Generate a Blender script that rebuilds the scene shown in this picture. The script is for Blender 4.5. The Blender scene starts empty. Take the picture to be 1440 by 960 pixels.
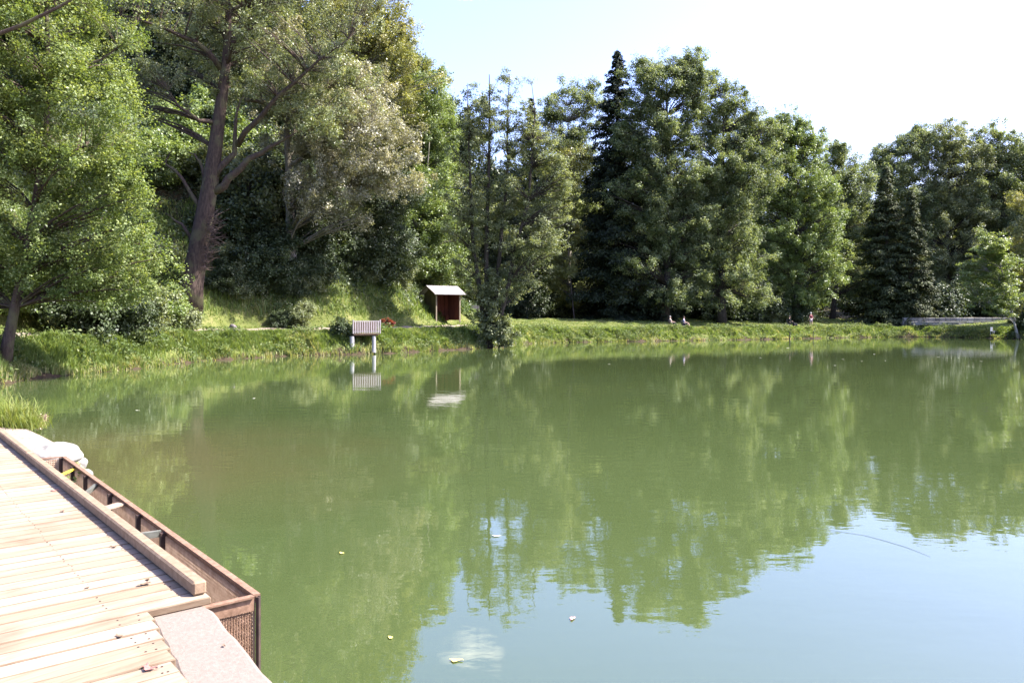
import bpy, math, random
import numpy as np
from mathutils import Vector, Matrix

RS = np.random.RandomState(7)
random.seed(7)
SC = bpy.context.scene
COL = SC.collection
F = 1120.0          # focal length in photo pixels (1440 wide)
HZ = 444.0          # horizon row of the photo
EYE = 2.6           # eye height above the water

def at(px, py, d):
    return ((px - 720) / F * d, d, EYE - (py - HZ) / F * d)

def on_z(px, py, z):
    d = (EYE - z) * F / (py - HZ)
    return ((px - 720) / F * d, d, z)

def sstep(a, b, x):
    t = np.clip((np.asarray(x, float) - a) / (b - a), 0, 1)
    return t * t * (3 - 2 * t)

# ------------------------------------------------------------------ objects
def tag(o, label=None, cat=None, group=None, kind=None):
    if label: o['label'] = label
    if cat: o['category'] = cat
    if group: o['group'] = group
    if kind: o['kind'] = kind
    return o

def empty(name, loc, label, cat, group=None, rz=0.0):
    o = bpy.data.objects.new(name, None)
    o.empty_display_size = 0.3
    o.location = loc
    o.rotation_euler = (0, 0, rz)
    COL.objects.link(o)
    return tag(o, label, cat, group)

def np_mesh(name, V, quads, mat, smooth=False, tint=None, tris=None):
    me = bpy.data.meshes.new(name)
    V = np.asarray(V, np.float32)
    me.vertices.add(len(V))
    me.vertices.foreach_set('co', V.ravel())
    q = np.asarray(quads, np.int32).reshape(-1, 4) if quads is not None and len(quads) else np.zeros((0, 4), np.int32)
    t = np.asarray(tris, np.int32).reshape(-1, 3) if tris is not None and len(tris) else np.zeros((0, 3), np.int32)
    loops = np.concatenate([q.ravel(), t.ravel()])
    me.loops.add(len(loops))
    me.loops.foreach_set('vertex_index', loops)
    me.polygons.add(len(q) + len(t))
    starts = np.concatenate([np.arange(len(q)) * 4, len(q) * 4 + np.arange(len(t)) * 3]).astype(np.int32)
    me.polygons.foreach_set('loop_start', starts)
    if smooth:
        me.polygons.foreach_set('use_smooth', np.ones(len(q) + len(t), bool))
    me.update(calc_edges=True)
    if tint is not None:
        a = me.attributes.new('tint', 'FLOAT', 'FACE')
        a.data.foreach_set('value', np.asarray(tint, np.float32))
    if mat is not None:
        me.materials.append(mat)
    return me

def link(name, me, parent=None):
    o = bpy.data.objects.new(name, me)
    COL.objects.link(o)
    if parent is not None:
        o.parent = parent
    return o

class MB:
    """collects boxes, tubes and loops that become ONE mesh"""
    def __init__(self):
        self.v = []; self.f = []; self.t = []; self.cur = 0.5
    def add(self, vs, fs, tint=None):
        o = len(self.v)
        self.v += [tuple(p) for p in vs]
        for f in fs:
            self.f.append(tuple(i + o for i in f)); self.t.append(self.cur if tint is None else tint)
    def box(self, c, sx, sy, sz, ax=(1, 0, 0), ay=(0, 1, 0), az=(0, 0, 1), ch=0.0, tint=None):
        c = Vector(c); ax = Vector(ax).normalized(); ay = Vector(ay).normalized(); az = Vector(az).normalized()
        h = (sx / 2, sy / 2, sz / 2)
        if ch <= 0:
            vs = [c + ax * (h[0] * i) + ay * (h[1] * j) + az * (h[2] * k) for k in (-1, 1) for j in (-1, 1) for i in (-1, 1)]
            self.add(vs, [(0, 2, 3, 1), (4, 5, 7, 6), (0, 1, 5, 4), (2, 6, 7, 3), (0, 4, 6, 2), (1, 3, 7, 5)], tint)
            return
        vs = []; idx = {}
        for i in (-1, 1):
            for j in (-1, 1):
                for k in (-1, 1):
                    for a in range(3):
                        s = [h[0], h[1], h[2]]
                        for b in range(3):
                            if b != a: s[b] -= ch
                        idx[(i, j, k, a)] = len(vs)
                        vs.append(c + ax * (s[0] * i) + ay * (s[1] * j) + az * (s[2] * k))
        fs = []
        def order(face, nrm):
            cc = sum((vs[q] for q in face), Vector()) / len(face)
            n = (vs[face[1]] - vs[face[0]]).cross(vs[face[2]] - vs[face[0]])
            return face if n.dot(cc - c) > 0 else face[::-1]
        for a in range(3):
            o1, o2 = [b for b in range(3) if b != a]
            for s in (-1, 1):
                face = []
                for (p, q) in ((-1, -1), (1, -1), (1, 1), (-1, 1)):
                    t = [0, 0, 0]; t[a] = s; t[o1] = p; t[o2] = q
                    face.append(idx[(t[0], t[1], t[2], a)])
                fs.append(order(face, None))
        for a in range(3):
            o1, o2 = [b for b in range(3) if b != a]
            for p in (-1, 1):
                for q in (-1, 1):
                    t1 = [0, 0, 0]; t1[a] = -1; t1[o1] = p; t1[o2] = q
                    t2 = list(t1); t2[a] = 1
                    fs.append(order([idx[(*t1, o1)], idx[(*t2, o1)], idx[(*t2, o2)], idx[(*t1, o2)]], None))
        for i in (-1, 1):
            for j in (-1, 1):
                for k in (-1, 1):
                    fs.append(order([idx[(i, j, k, 0)], idx[(i, j, k, 1)], idx[(i, j, k, 2)]], None))
        if isinstance(tint, tuple):           # (walking face, darker sides and edges)
            o_ = len(self.t); self.add(vs, fs, tint[1]); self.t[o_ + 5] = tint[0]
        else:
            self.add(vs, fs, tint)
    def beam(self, p, q, w, h, up=(0, 0, 1), ch=0.0, tint=None):
        p = Vector(p); q = Vector(q); d = (q - p); L = d.length; d.normalize()
        u = Vector(up); s = d.cross(u)
        if s.length < 1e-4: s = d.cross(Vector((1, 0, 0)))
        s.normalize(); u = s.cross(d)
        self.box((p + q) / 2, L, w, h, d, s, u, ch, tint)
    def tube(self, pts, rads, n=6, cap=True, tint=None):
        pts = [Vector(p) for p in pts]
        rings = []; prev = None
        for i, p in enumerate(pts):
            a = pts[max(i - 1, 0)]; b = pts[min(i + 1, len(pts) - 1)]
            t = (b - a)
            if t.length < 1e-6: t = Vector((0, 0, 1))
            t.normalize()
            if prev is None:
                u = t.cross(Vector((0, 1, 0.1)))
                if u.length < 1e-3: u = t.cross(Vector((1, 0, 0)))
            else:
                u = prev - t * prev.dot(t)
            u.normalize(); prev = u; w = t.cross(u)
            r = rads[i] if hasattr(rads, '__len__') else rads
            rings.append([p + (u * math.cos(2 * math.pi * k / n) + w * math.sin(2 * math.pi * k / n)) * r for k in range(n)])
        vs = [v for r in rings for v in r]; fs = []
        for i in range(len(rings) - 1):
            for k in range(n):
                fs.append((i * n + k, i * n + (k + 1) % n, (i + 1) * n + (k + 1) % n, (i + 1) * n + k))
        if cap:
            fs.append(tuple(range(n))[::-1]); fs.append(tuple(range((len(rings) - 1) * n, len(rings) * n)))
        self.add(vs, fs, tint)
    def lathe(self, c, prof, n=16, tint=None):
        c = Vector(c); vs = []; fs = []
        for r, z in prof:
            for k in range(n):
                a = 2 * math.pi * k / n
                vs.append(c + Vector((r * math.cos(a), r * math.sin(a), z)))
        for i in range(len(prof) - 1):
            for k in range(n):
                fs.append((i * n + k, i * n + (k + 1) % n, (i + 1) * n + (k + 1) % n, (i + 1) * n + k))
        fs.append(tuple(range(n))[::-1]); fs.append(tuple(range((len(prof) - 1) * n, len(prof) * n)))
        self.add(vs, fs, tint)
    def build(self, name, mat, parent=None, smooth=False):
        me = bpy.data.meshes.new(name)
        me.from_pydata(self.v, [], self.f)
        me.update()
        a = me.attributes.new('tint', 'FLOAT', 'FACE')
        a.data.foreach_set('value', np.asarray(self.t, np.float32))
        if smooth: me.polygons.foreach_set('use_smooth', np.ones(len(me.polygons), bool))
        me.materials.append(mat)
        return link(name, me, parent)

# ------------------------------------------------------------------ materials
def new_mat(name):
    m = bpy.data.materials.new(name); m.use_nodes = True
    nt = m.node_tree; nt.nodes.clear()
    out = nt.nodes.new('ShaderNodeOutputMaterial')
    return m, nt, out

def ramp(nt, stops, fac=None, interp='LINEAR'):
    r = nt.nodes.new('ShaderNodeValToRGB'); r.color_ramp.interpolation = interp
    e = r.color_ramp.elements
    while len(e) < len(stops): e.new(0.5)
    for i, (p, c) in enumerate(stops):
        e[i].position = p; e[i].color = (*c, 1) if len(c) == 3 else c
    if fac is not None: nt.links.new(fac, r.inputs[0])
    return r

def noise(nt, scale, detail=4, vec=None, rough=0.55, dist=0.0):
    n = nt.nodes.new('ShaderNodeTexNoise')
    n.inputs['Scale'].default_value = scale; n.inputs['Detail'].default_value = detail
    n.inputs['Roughness'].default_value = rough; n.inputs['Distortion'].default_value = dist
    if vec is not None: nt.links.new(vec, n.inputs['Vector'])
    return n

def mapping(nt, scale=(1, 1, 1), rot=(0, 0, 0), kind='Object'):
    tc = nt.nodes.new('ShaderNodeTexCoord'); mp = nt.nodes.new('ShaderNodeMapping')
    mp.inputs['Scale'].default_value = scale; mp.inputs['Rotation'].default_value = rot
    nt.links.new(tc.outputs[kind], mp.inputs['Vector'])
    return mp.outputs[0]

def mix_rgb(nt, a, b, fac, mode='MIX'):
    n = nt.nodes.new('ShaderNodeMix'); n.data_type = 'RGBA'; n.blend_type = mode
    for sock, val in ((n.inputs[0], fac), (n.inputs[6], a), (n.inputs[7], b)):
        if hasattr(val, 'is_output'): nt.links.new(val, sock)
        elif isinstance(val, tuple): sock.default_value = (*val, 1) if len(val) == 3 else val
        else: sock.default_value = val
    return n.outputs[2]

def math_n(nt, op, a, b=None, c=None, clamp=False):
    n = nt.nodes.new('ShaderNodeMath'); n.operation = op; n.use_clamp = clamp
    for i, v in enumerate((a, b, c)):
        if v is None: continue
        if hasattr(v, 'is_output'): nt.links.new(v, n.inputs[i])
        else: n.inputs[i].default_value = v
    return n.outputs[0]

def leaf_mat(name, dark, mid, light, trans=0.35, rough=0.42, spec=0.5):
    m, nt, out = new_mat(name)
    at_ = nt.nodes.new('ShaderNodeAttribute'); at_.attribute_name = 'tint'
    r = ramp(nt, [(0.0, dark), (0.5, mid), (1.0, light)], at_.outputs['Fac'])
    p = nt.nodes.new('ShaderNodeBsdfPrincipled')
    p.inputs['Roughness'].default_value = rough; p.inputs['Specular IOR Level'].default_value = spec
    nt.links.new(r.outputs[0], p.inputs['Base Color'])
    tr = nt.nodes.new('ShaderNodeBsdfTranslucent')
    tc = mix_rgb(nt, r.outputs[0], (1.25, 1.2, 0.55), 1.0, 'MULTIPLY')
    nt.links.new(tc, tr.inputs['Color'])
    mx = nt.nodes.new('ShaderNodeMixShader'); mx.inputs[0].default_value = trans
    nt.links.new(p.outputs[0], mx.inputs[1]); nt.links.new(tr.outputs[0], mx.inputs[2])
    nt.links.new(mx.outputs[0], out.inputs[0])
    return m

def solid_mat(name, c1, c2, scale=8, rough=0.8, bump=0.0, stretch=(1, 1, 1), spec=0.3, metallic=0.0, usetint=False):
    m, nt, out = new_mat(name)
    v = mapping(nt, stretch)
    n = noise(nt, scale, 6, v, 0.65)
    r = ramp(nt, [(0.3, c1), (0.7, c2)], n.outputs[0])
    col = r.outputs[0]
    if usetint:
        a = nt.nodes.new('ShaderNodeAttribute'); a.attribute_name = 'tint'
        g = ramp(nt, [(0, (0.55, 0.55, 0.55)), (1, (1.3, 1.3, 1.3))], a.outputs['Fac'])
        col = mix_rgb(nt, col, g.outputs[0], 1.0, 'MULTIPLY')
    p = nt.nodes.new('ShaderNodeBsdfPrincipled')
    p.inputs['Roughness'].default_value = rough; p.inputs['Specular IOR Level'].default_value = spec
    p.inputs['Metallic'].default_value = metallic
    nt.links.new(col, p.inputs['Base Color'])
    if bump:
        b = nt.nodes.new('ShaderNodeBump'); b.inputs['Strength'].default_value = bump; b.inputs['Distance'].default_value = 0.02
        nt.links.new(n.outputs[0], b.inputs['Height']); nt.links.new(b.outputs[0], p.inputs['Normal'])
    nt.links.new(p.outputs[0], out.inputs[0])
    return m

def bark_mat(name, c1, c2, moss=None):
    m, nt, out = new_mat(name)
    v = mapping(nt, (1, 1, 0.22))
    n = noise(nt, 9, 8, v, 0.7)
    r = ramp(nt, [(0.32, c1), (0.68, c2)], n.outputs[0])
    col = r.outputs[0]
    if moss:
        n2 = noise(nt, 1.3, 4, mapping(nt))
        mk = ramp(nt, [(0.5, (0, 0, 0)), (0.62, (1, 1, 1))], n2.outputs[0])
        col = mix_rgb(nt, col, moss, mk.outputs[0])
    p = nt.nodes.new('ShaderNodeBsdfPrincipled'); p.inputs['Roughness'].default_value = 0.9
    p.inputs['Specular IOR Level'].default_value = 0.2
    nt.links.new(col, p.inputs['Base Color'])
    b = nt.nodes.new('ShaderNodeBump'); b.inputs['Strength'].default_value = 0.8; b.inputs['Distance'].default_value = 0.06
    nt.links.new(n.outputs[0], b.inputs['Height']); nt.links.new(b.outputs[0], p.inputs['Normal'])
    nt.links.new(p.outputs[0], out.inputs[0])
    return m

M = {}
M['bright'] = leaf_mat('bright_leaf', (0.075, 0.115, 0.03), (0.15, 0.2, 0.056), (0.29, 0.33, 0.13), 0.45, 0.5, 0.35)
M['oak'] = leaf_mat('oak_leaf', (0.092, 0.118, 0.048), (0.205, 0.24, 0.108), (0.345, 0.36, 0.2), 0.32)
M['dry'] = leaf_mat('dry_leaf', (0.14, 0.145, 0.085), (0.27, 0.268, 0.178), (0.44, 0.41, 0.31), 0.30)
M['olive'] = leaf_mat('olive_leaf', (0.119, 0.1372, 0.0364), (0.21, 0.224, 0.0672), (0.336, 0.308, 0.119), 0.38)
M['fresh'] = leaf_mat('fresh_leaf', (0.078, 0.118, 0.034), (0.16, 0.22, 0.066), (0.275, 0.33, 0.13), 0.40)
M['alder'] = leaf_mat('alder_leaf', (0.075, 0.096, 0.042), (0.175, 0.206, 0.094), (0.32, 0.345, 0.205), 0.42, 0.5, 0.35)
M['lime'] = leaf_mat('lime_leaf', (0.044, 0.066, 0.026), (0.14, 0.182, 0.076), (0.33, 0.365, 0.205), 0.45, 0.5, 0.35)
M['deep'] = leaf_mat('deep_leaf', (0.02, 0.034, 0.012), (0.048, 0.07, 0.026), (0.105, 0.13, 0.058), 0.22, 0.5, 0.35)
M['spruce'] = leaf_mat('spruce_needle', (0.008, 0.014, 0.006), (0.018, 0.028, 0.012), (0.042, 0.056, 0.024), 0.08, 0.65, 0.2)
M['spruce_lit'] = leaf_mat('sunlit_spruce_needle', (0.014, 0.022, 0.009), (0.046, 0.06, 0.022), (0.14, 0.15, 0.06), 0.12, 0.65, 0.2)  # brighter copy of the spruce needles, sunlight put into the colour
M['pale'] = leaf_mat('pale_leaf', (0.096, 0.144, 0.036), (0.168, 0.222, 0.066), (0.252, 0.288, 0.108), 0.42)
M['fern'] = leaf_mat('fern_leaf', (0.112, 0.154, 0.063), (0.21, 0.266, 0.119), (0.336, 0.378, 0.21), 0.40)
M['grass'] = leaf_mat('grass_blade', (0.095, 0.145, 0.036), (0.18, 0.245, 0.068), (0.4, 0.365, 0.19), 0.42, 0.6, 0.25)
M['weed'] = leaf_mat('weed_leaf', (0.060, 0.095, 0.028), (0.110, 0.155, 0.050), (0.200, 0.215, 0.095), 0.40, 0.65, 0.2)
M['redleaf'] = leaf_mat('red_leaf', (0.10, 0.02, 0.012), (0.22, 0.04, 0.02), (0.32, 0.09, 0.04), 0.35)
M['bark_oak'] = bark_mat('oak_bark', (0.026, 0.019, 0.015), (0.100, 0.070, 0.054), (0.09, 0.08, 0.045))
M['bark_grey'] = bark_mat('grey_bark', (0.085, 0.075, 0.060), (0.260, 0.230, 0.185), (0.10, 0.10, 0.055))
M['bark_dark'] = bark_mat('dark_bark', (0.020, 0.017, 0.014), (0.075, 0.062, 0.048))
M['bark_pale'] = bark_mat('pale_bark', (0.14, 0.13, 0.11), (0.36, 0.34, 0.30))
M['twig'] = solid_mat('brown_twig', (0.045, 0.028, 0.020), (0.13, 0.088, 0.064), 3)
# ------------------------------------------------------------------ terrain
KA = math.radians(39.7)
KD = np.array([-math.sin(KA), math.cos(KA)]); KN = np.array([math.cos(KA), math.sin(KA)])
K0 = np.array(on_z(271, 840, 1.0)[:2])
def K(a, p, z=0.0):
    q = K0 + KD * a + KN * p
    return Vector((q[0], q[1], z))

far_px = [(0, 541), (60, 531), (100, 527), (150, 523), (200, 518), (250, 512), (300, 507), (350, 504), (400, 501), (470, 499.5), (520, 498),
          (560, 496.5), (620, 493), (680, 490), (705, 487), (720, 484.5), (780, 482), (830, 481), (905, 480), (1000, 478.5), (1100, 476.8),
          (1200, 474.6), (1300, 473.8), (1390, 475.3), (1425, 477)]
POLY = [K(-16, -0.5)[:2], K(6.4, -0.3)[:2], (-6.3, 12.0), (-7.2, 13.7), (-9.2, 15.2), (-13, 17), (-20, 21), (-21.3, 26)]
POLY = [tuple(p) for p in POLY] + [on_z(x, y, 0)[:2] for x, y in far_px] + [(56.5, 84), (59, 76), (57, 60), (48, 35), (35, 12), (24, -6)]
POLY = np.array(POLY)

_memo = [None, None, None]
def sdist(x, y):
    """signed distance to the shoreline, positive on land (the last answer is kept)"""
    if _memo[0] is x and _memo[1] is y: return _memo[2]
    r = sdist_(x, y); _memo[:] = [x, y, r]
    return r

def sdist_(x, y):
    x = np.asarray(x, float); y = np.asarray(y, float)
    best = np.full(x.shape, 1e9); inside = np.zeros(x.shape, bool)
    n = len(POLY)
    for i in range(n):
        ax, ay = POLY[i]; bx, by = POLY[(i + 1) % n]
        dx, dy = bx - ax, by - ay
        t = np.clip(((x - ax) * dx + (y - ay) * dy) / (dx * dx + dy * dy), 0, 1)
        best = np.minimum(best, np.hypot(x - ax - t * dx, y - ay - t * dy))
        c = ((ay > y) != (by > y)) & (x < (bx - ax) * (y - ay) / (by - ay + 1e-12) + ax)
        inside ^= c
    return np.where(inside, -best, best)

def wob(x, y, k, ph=0.0):
    return (np.sin(x * k + 1.7 * np.sin(y * k * .71 + ph)) * np.cos(y * k * 1.13 + ph * 2 + np.sin(x * k * .63)))

def height(x, y):
    x = np.asarray(x, float); y = np.asarray(y, float)
    s = sdist(x, y)
    near = 1 - sstep(17, 27, y + 0 * x)
    far = sstep(70, 95, y)
    sj = s + (0.34 * wob(x, y, 1.1) + 0.24 * wob(x, y, 2.3, 3.)) * (1 - near) + 0.14 * wob(x, y, 5.3, 1.) * (1 - near)
    bank = (1.45 - 0.25 * far) * sstep(-0.1, 2.3, sj) + 0.85 * sstep(1.5, 11, s) + 0.01 * np.clip(s - 11, 0, 100)
    bank = bank + 0.07 * wob(x, y, 2.6, .4) * sstep(0.2, 1.0, s)
    hm = sstep(1.0, -14.0, x + 0.02 * (y - 60)) * sstep(22, 32, y)
    hill = 25 * (1 - np.exp(-np.clip(s - 5.9, 0, 1e3) / 19)) * hm
    hill2 = 7 * sstep(25, 90, s) * (1 - hm)
    land = bank + hill + hill2 + 0.25 * wob(x, y, .8, 2.) * sstep(7, 12, s)
    low = 0.72 * sstep(0.0, 0.9, s) + 0.04 * wob(x, y, 3.1)
    land = land * (1 - near) + low * near
    water = -np.minimum(1.4, 0.12 + 0.5 * np.abs(s))
    return np.where(sj > 0, np.where(s > -0.5, land, water), water)

def H(x, y):
    return float(height(np.array([x]), np.array([y]))[0])

def axis(lo, hi, step, ext, n):
    core = np.arange(lo, hi + 1e-6, step)
    a = lo - np.geomspace(step, ext, n)[::-1]; b = hi + np.geomspace(step, ext, n)
    return np.concatenate([a, core, b])

gx = axis(-62, 84, 0.45, 900, 26); gy = axis(-8, 150, 0.45, 900, 26)
X, Y = np.meshgrid(gx, gy)
Z = height(X, Y)
nx, ny = len(gx), len(gy)
idx = np.arange(nx * ny).reshape(ny, nx)
quads = np.stack([idx[:-1, :-1], idx[:-1, 1:], idx[1:, 1:], idx[1:, :-1]], -1).reshape(-1, 4)
S = sdist(X, Y)

def ground_mat():
    m, nt, out = new_mat('bank_ground')
    v = mapping(nt)
    a = nt.nodes.new('ShaderNodeAttribute'); a.attribute_name = 'path'
    b = nt.nodes.new('ShaderNodeAttribute'); b.attribute_name = 'mud'
    w = nt.nodes.new('ShaderNodeAttribute'); w.attribute_name = 'wood'
    n1 = noise(nt, 1.1, 8, v, 0.7); n2 = noise(nt, 12, 6, v, 0.7)
    g = ramp(nt, [(0.3, (0.055, 0.072, 0.018)), (0.55, (0.105, 0.118, 0.032)), (0.75, (0.19, 0.165, 0.075))], n1.outputs[0])
    sand = ramp(nt, [(0.3, (0.19, 0.15, 0.115)), (0.7, (0.29, 0.24, 0.19))], n2.outputs[0])
    mud = ramp(nt, [(0.3, (0.018, 0.013, 0.008)), (0.7, (0.070, 0.050, 0.029))], n2.outputs[0])
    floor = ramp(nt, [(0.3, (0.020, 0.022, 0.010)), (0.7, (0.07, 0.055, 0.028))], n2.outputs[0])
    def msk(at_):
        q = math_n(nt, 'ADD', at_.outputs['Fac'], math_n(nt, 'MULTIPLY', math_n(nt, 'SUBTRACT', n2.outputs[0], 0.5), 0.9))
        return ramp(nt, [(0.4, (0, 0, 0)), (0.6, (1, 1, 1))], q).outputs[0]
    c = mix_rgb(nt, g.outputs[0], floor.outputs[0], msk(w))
    c = mix_rgb(nt, c, sand.outputs[0], msk(a))
    c = mix_rgb(nt, c, mud.outputs[0], msk(b))
    p = nt.nodes.new('ShaderNodeBsdfPrincipled'); p.inputs['Roughness'].default_value = 0.95
    p.inputs['Specular IOR Level'].default_value = 0.15
    nt.links.new(c, p.inputs['Base Color'])
    bp = nt.nodes.new('ShaderNodeBump'); bp.inputs['Strength'].default_value = 0.7; bp.inputs['Distance'].default_value = 0.08
    nt.links.new(n2.outputs[0], bp.inputs['Height']); nt.links.new(bp.outputs[0], p.inputs['Normal'])
    nt.links.new(p.outputs[0], out.inputs[0])
    return m

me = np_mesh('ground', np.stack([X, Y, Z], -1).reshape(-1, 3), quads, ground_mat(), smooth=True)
def vattr(me, name, val):
    a = me.attributes.new(name, 'FLOAT', 'POINT'); a.data.foreach_set('value', np.asarray(val, np.float32).ravel())
def path_mask(X, Y, S):
    return sstep(3.6, 4.2, S) * sstep(5.6, 5.0, S) * sstep(25, 32, Y) * sstep(2, -6, X)
PM = path_mask(X, Y, S)
near_sand = sstep(18, 15, Y) * sstep(-0.2, 0.3, S)
vattr(me, 'path', np.maximum(PM, near_sand))
vattr(me, 'mud', sstep(0.75, 0.25, S) * (1 - near_sand))
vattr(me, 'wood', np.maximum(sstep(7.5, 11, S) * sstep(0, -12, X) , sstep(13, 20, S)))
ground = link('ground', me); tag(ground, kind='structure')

# ------------------------------------------------------------------ water
def water_mat():
    m, nt, out = new_mat('pond_water')
    v = mapping(nt)
    n0 = noise(nt, 0.10, 4, v, 0.6)
    body = ramp(nt, [(0.35, (0.043, 0.061, 0.020)), (0.65, (0.051, 0.070, 0.024))], n0.outputs[0])
    # stirred up silt in the shallows beside the pale boulder
    geo = nt.nodes.new('ShaderNodeNewGeometry')
    sub = nt.nodes.new('ShaderNodeVectorMath'); sub.operation = 'DISTANCE'
    nt.links.new(geo.outputs['Position'], sub.inputs[0]); sub.inputs[1].default_value = (-8.0, 14.0, 0)
    nn = noise(nt, 0.5, 4, v)
    dd = math_n(nt, 'ADD', sub.outputs['Value'], math_n(nt, 'MULTIPLY', nn.outputs[0], -4.0))
    mk = ramp(nt, [(0.0, (1, 1, 1)), (0.6, (0.35, 0.35, 0.35)), (1.0, (0, 0, 0))], math_n(nt, 'DIVIDE', dd, 5.2, clamp=True))
    col = mix_rgb(nt, body.outputs[0], (0.068, 0.068, 0.026), mk.outputs[0])
    p = nt.nodes.new('ShaderNodeBsdfPrincipled')
    nt.links.new(col, p.inputs['Base Color'])
    p.inputs['Roughness'].default_value = 0.0; p.inputs['IOR'].default_value = 2.0
    n1 = noise(nt, 0.9, 3, mapping(nt, (1.0, 1.7, 1)), 0.5)
    n2 = noise(nt, 5.0, 3, mapping(nt, (1.0, 1.6, 1)), 0.55)
    calm = ramp(nt, [(0.35, (0.25, 0.25, 0.25)), (0.7, (1, 1, 1))], noise(nt, 0.16, 3, v).outputs[0])
    h = math_n(nt, 'ADD', math_n(nt, 'MULTIPLY', n1.outputs[0], 0.026), math_n(nt, 'MULTIPLY', math_n(nt, 'MULTIPLY', n2.outputs[0], 0.0045), calm.outputs[0]))
    b = nt.nodes.new('ShaderNodeBump'); b.inputs['Strength'].default_value = 0.15; b.inputs['Distance'].default_value = 1.0
    nt.links.new(h, b.inputs['Height']); nt.links.new(b.outputs[0], p.inputs['Normal'])
    nt.links.new(p.outputs[0], out.inputs[0])
    return m
cen = POLY.mean(0)
wp = [(p + (p - cen) / np.linalg.norm(p - cen) * 3.0) for p in POLY]
me = bpy.data.meshes.new('water'); me.from_pydata([(p[0], p[1], 0) for p in wp], [], [tuple(range(len(wp)))]); me.update()
if me.polygons[0].normal.z < 0: me.flip_normals()
me.materials.append(water_mat())
tag(link('water', me), kind='structure')

# ------------------------------------------------------------------ leaves and trees
def unit(a):
    return a / (np.linalg.norm(a, axis=-1, keepdims=True) + 1e-9)

def leaf_quads(P, Nrm, L, W, rs, axis=None):
    n = len(P)
    Nrm = unit(Nrm)
    R = rs.normal(size=(n, 3)) if axis is None else axis + rs.normal(size=(n, 3)) * 0.35
    T = unit(R - Nrm * (R * Nrm).sum(-1, keepdims=True))
    B = np.cross(Nrm, T)
    L = L.reshape(-1, 1); W = W.reshape(-1, 1)
    a = P - T * L * .5; c = P + T * L * .5
    mid = P - T * L * .05 + Nrm * L * 0.06
    V = np.stack([a, mid + B * W * .5, c, mid - B * W * .5], 1).reshape(-1, 3)
    Q = np.arange(n * 4, dtype=np.int32).reshape(-1, 4)
    return V, Q

def bez(a, b, c, n):
    t = np.linspace(0, 1, n)[:, None]
    return (1 - t) ** 2 * a + 2 * t * (1 - t) * b + t * t * c

def fill_poly(pts, n):
    pts = np.asarray(pts, float)
    seg = np.linalg.norm(np.diff(pts, axis=0), axis=1); cum = np.concatenate([[0], np.cumsum(seg)])
    t = np.linspace(0, cum[-1], n)
    return np.stack([np.interp(t, cum, pts[:, i]) for i in range(3)], -1)

def smooth_poly(pts, n):
    p = fill_poly(pts, max(n, 6))
    for _ in range(2):
        p[1:-1] = (p[:-2] + 2 * p[1:-1] + p[2:]) / 4
    return p

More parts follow.
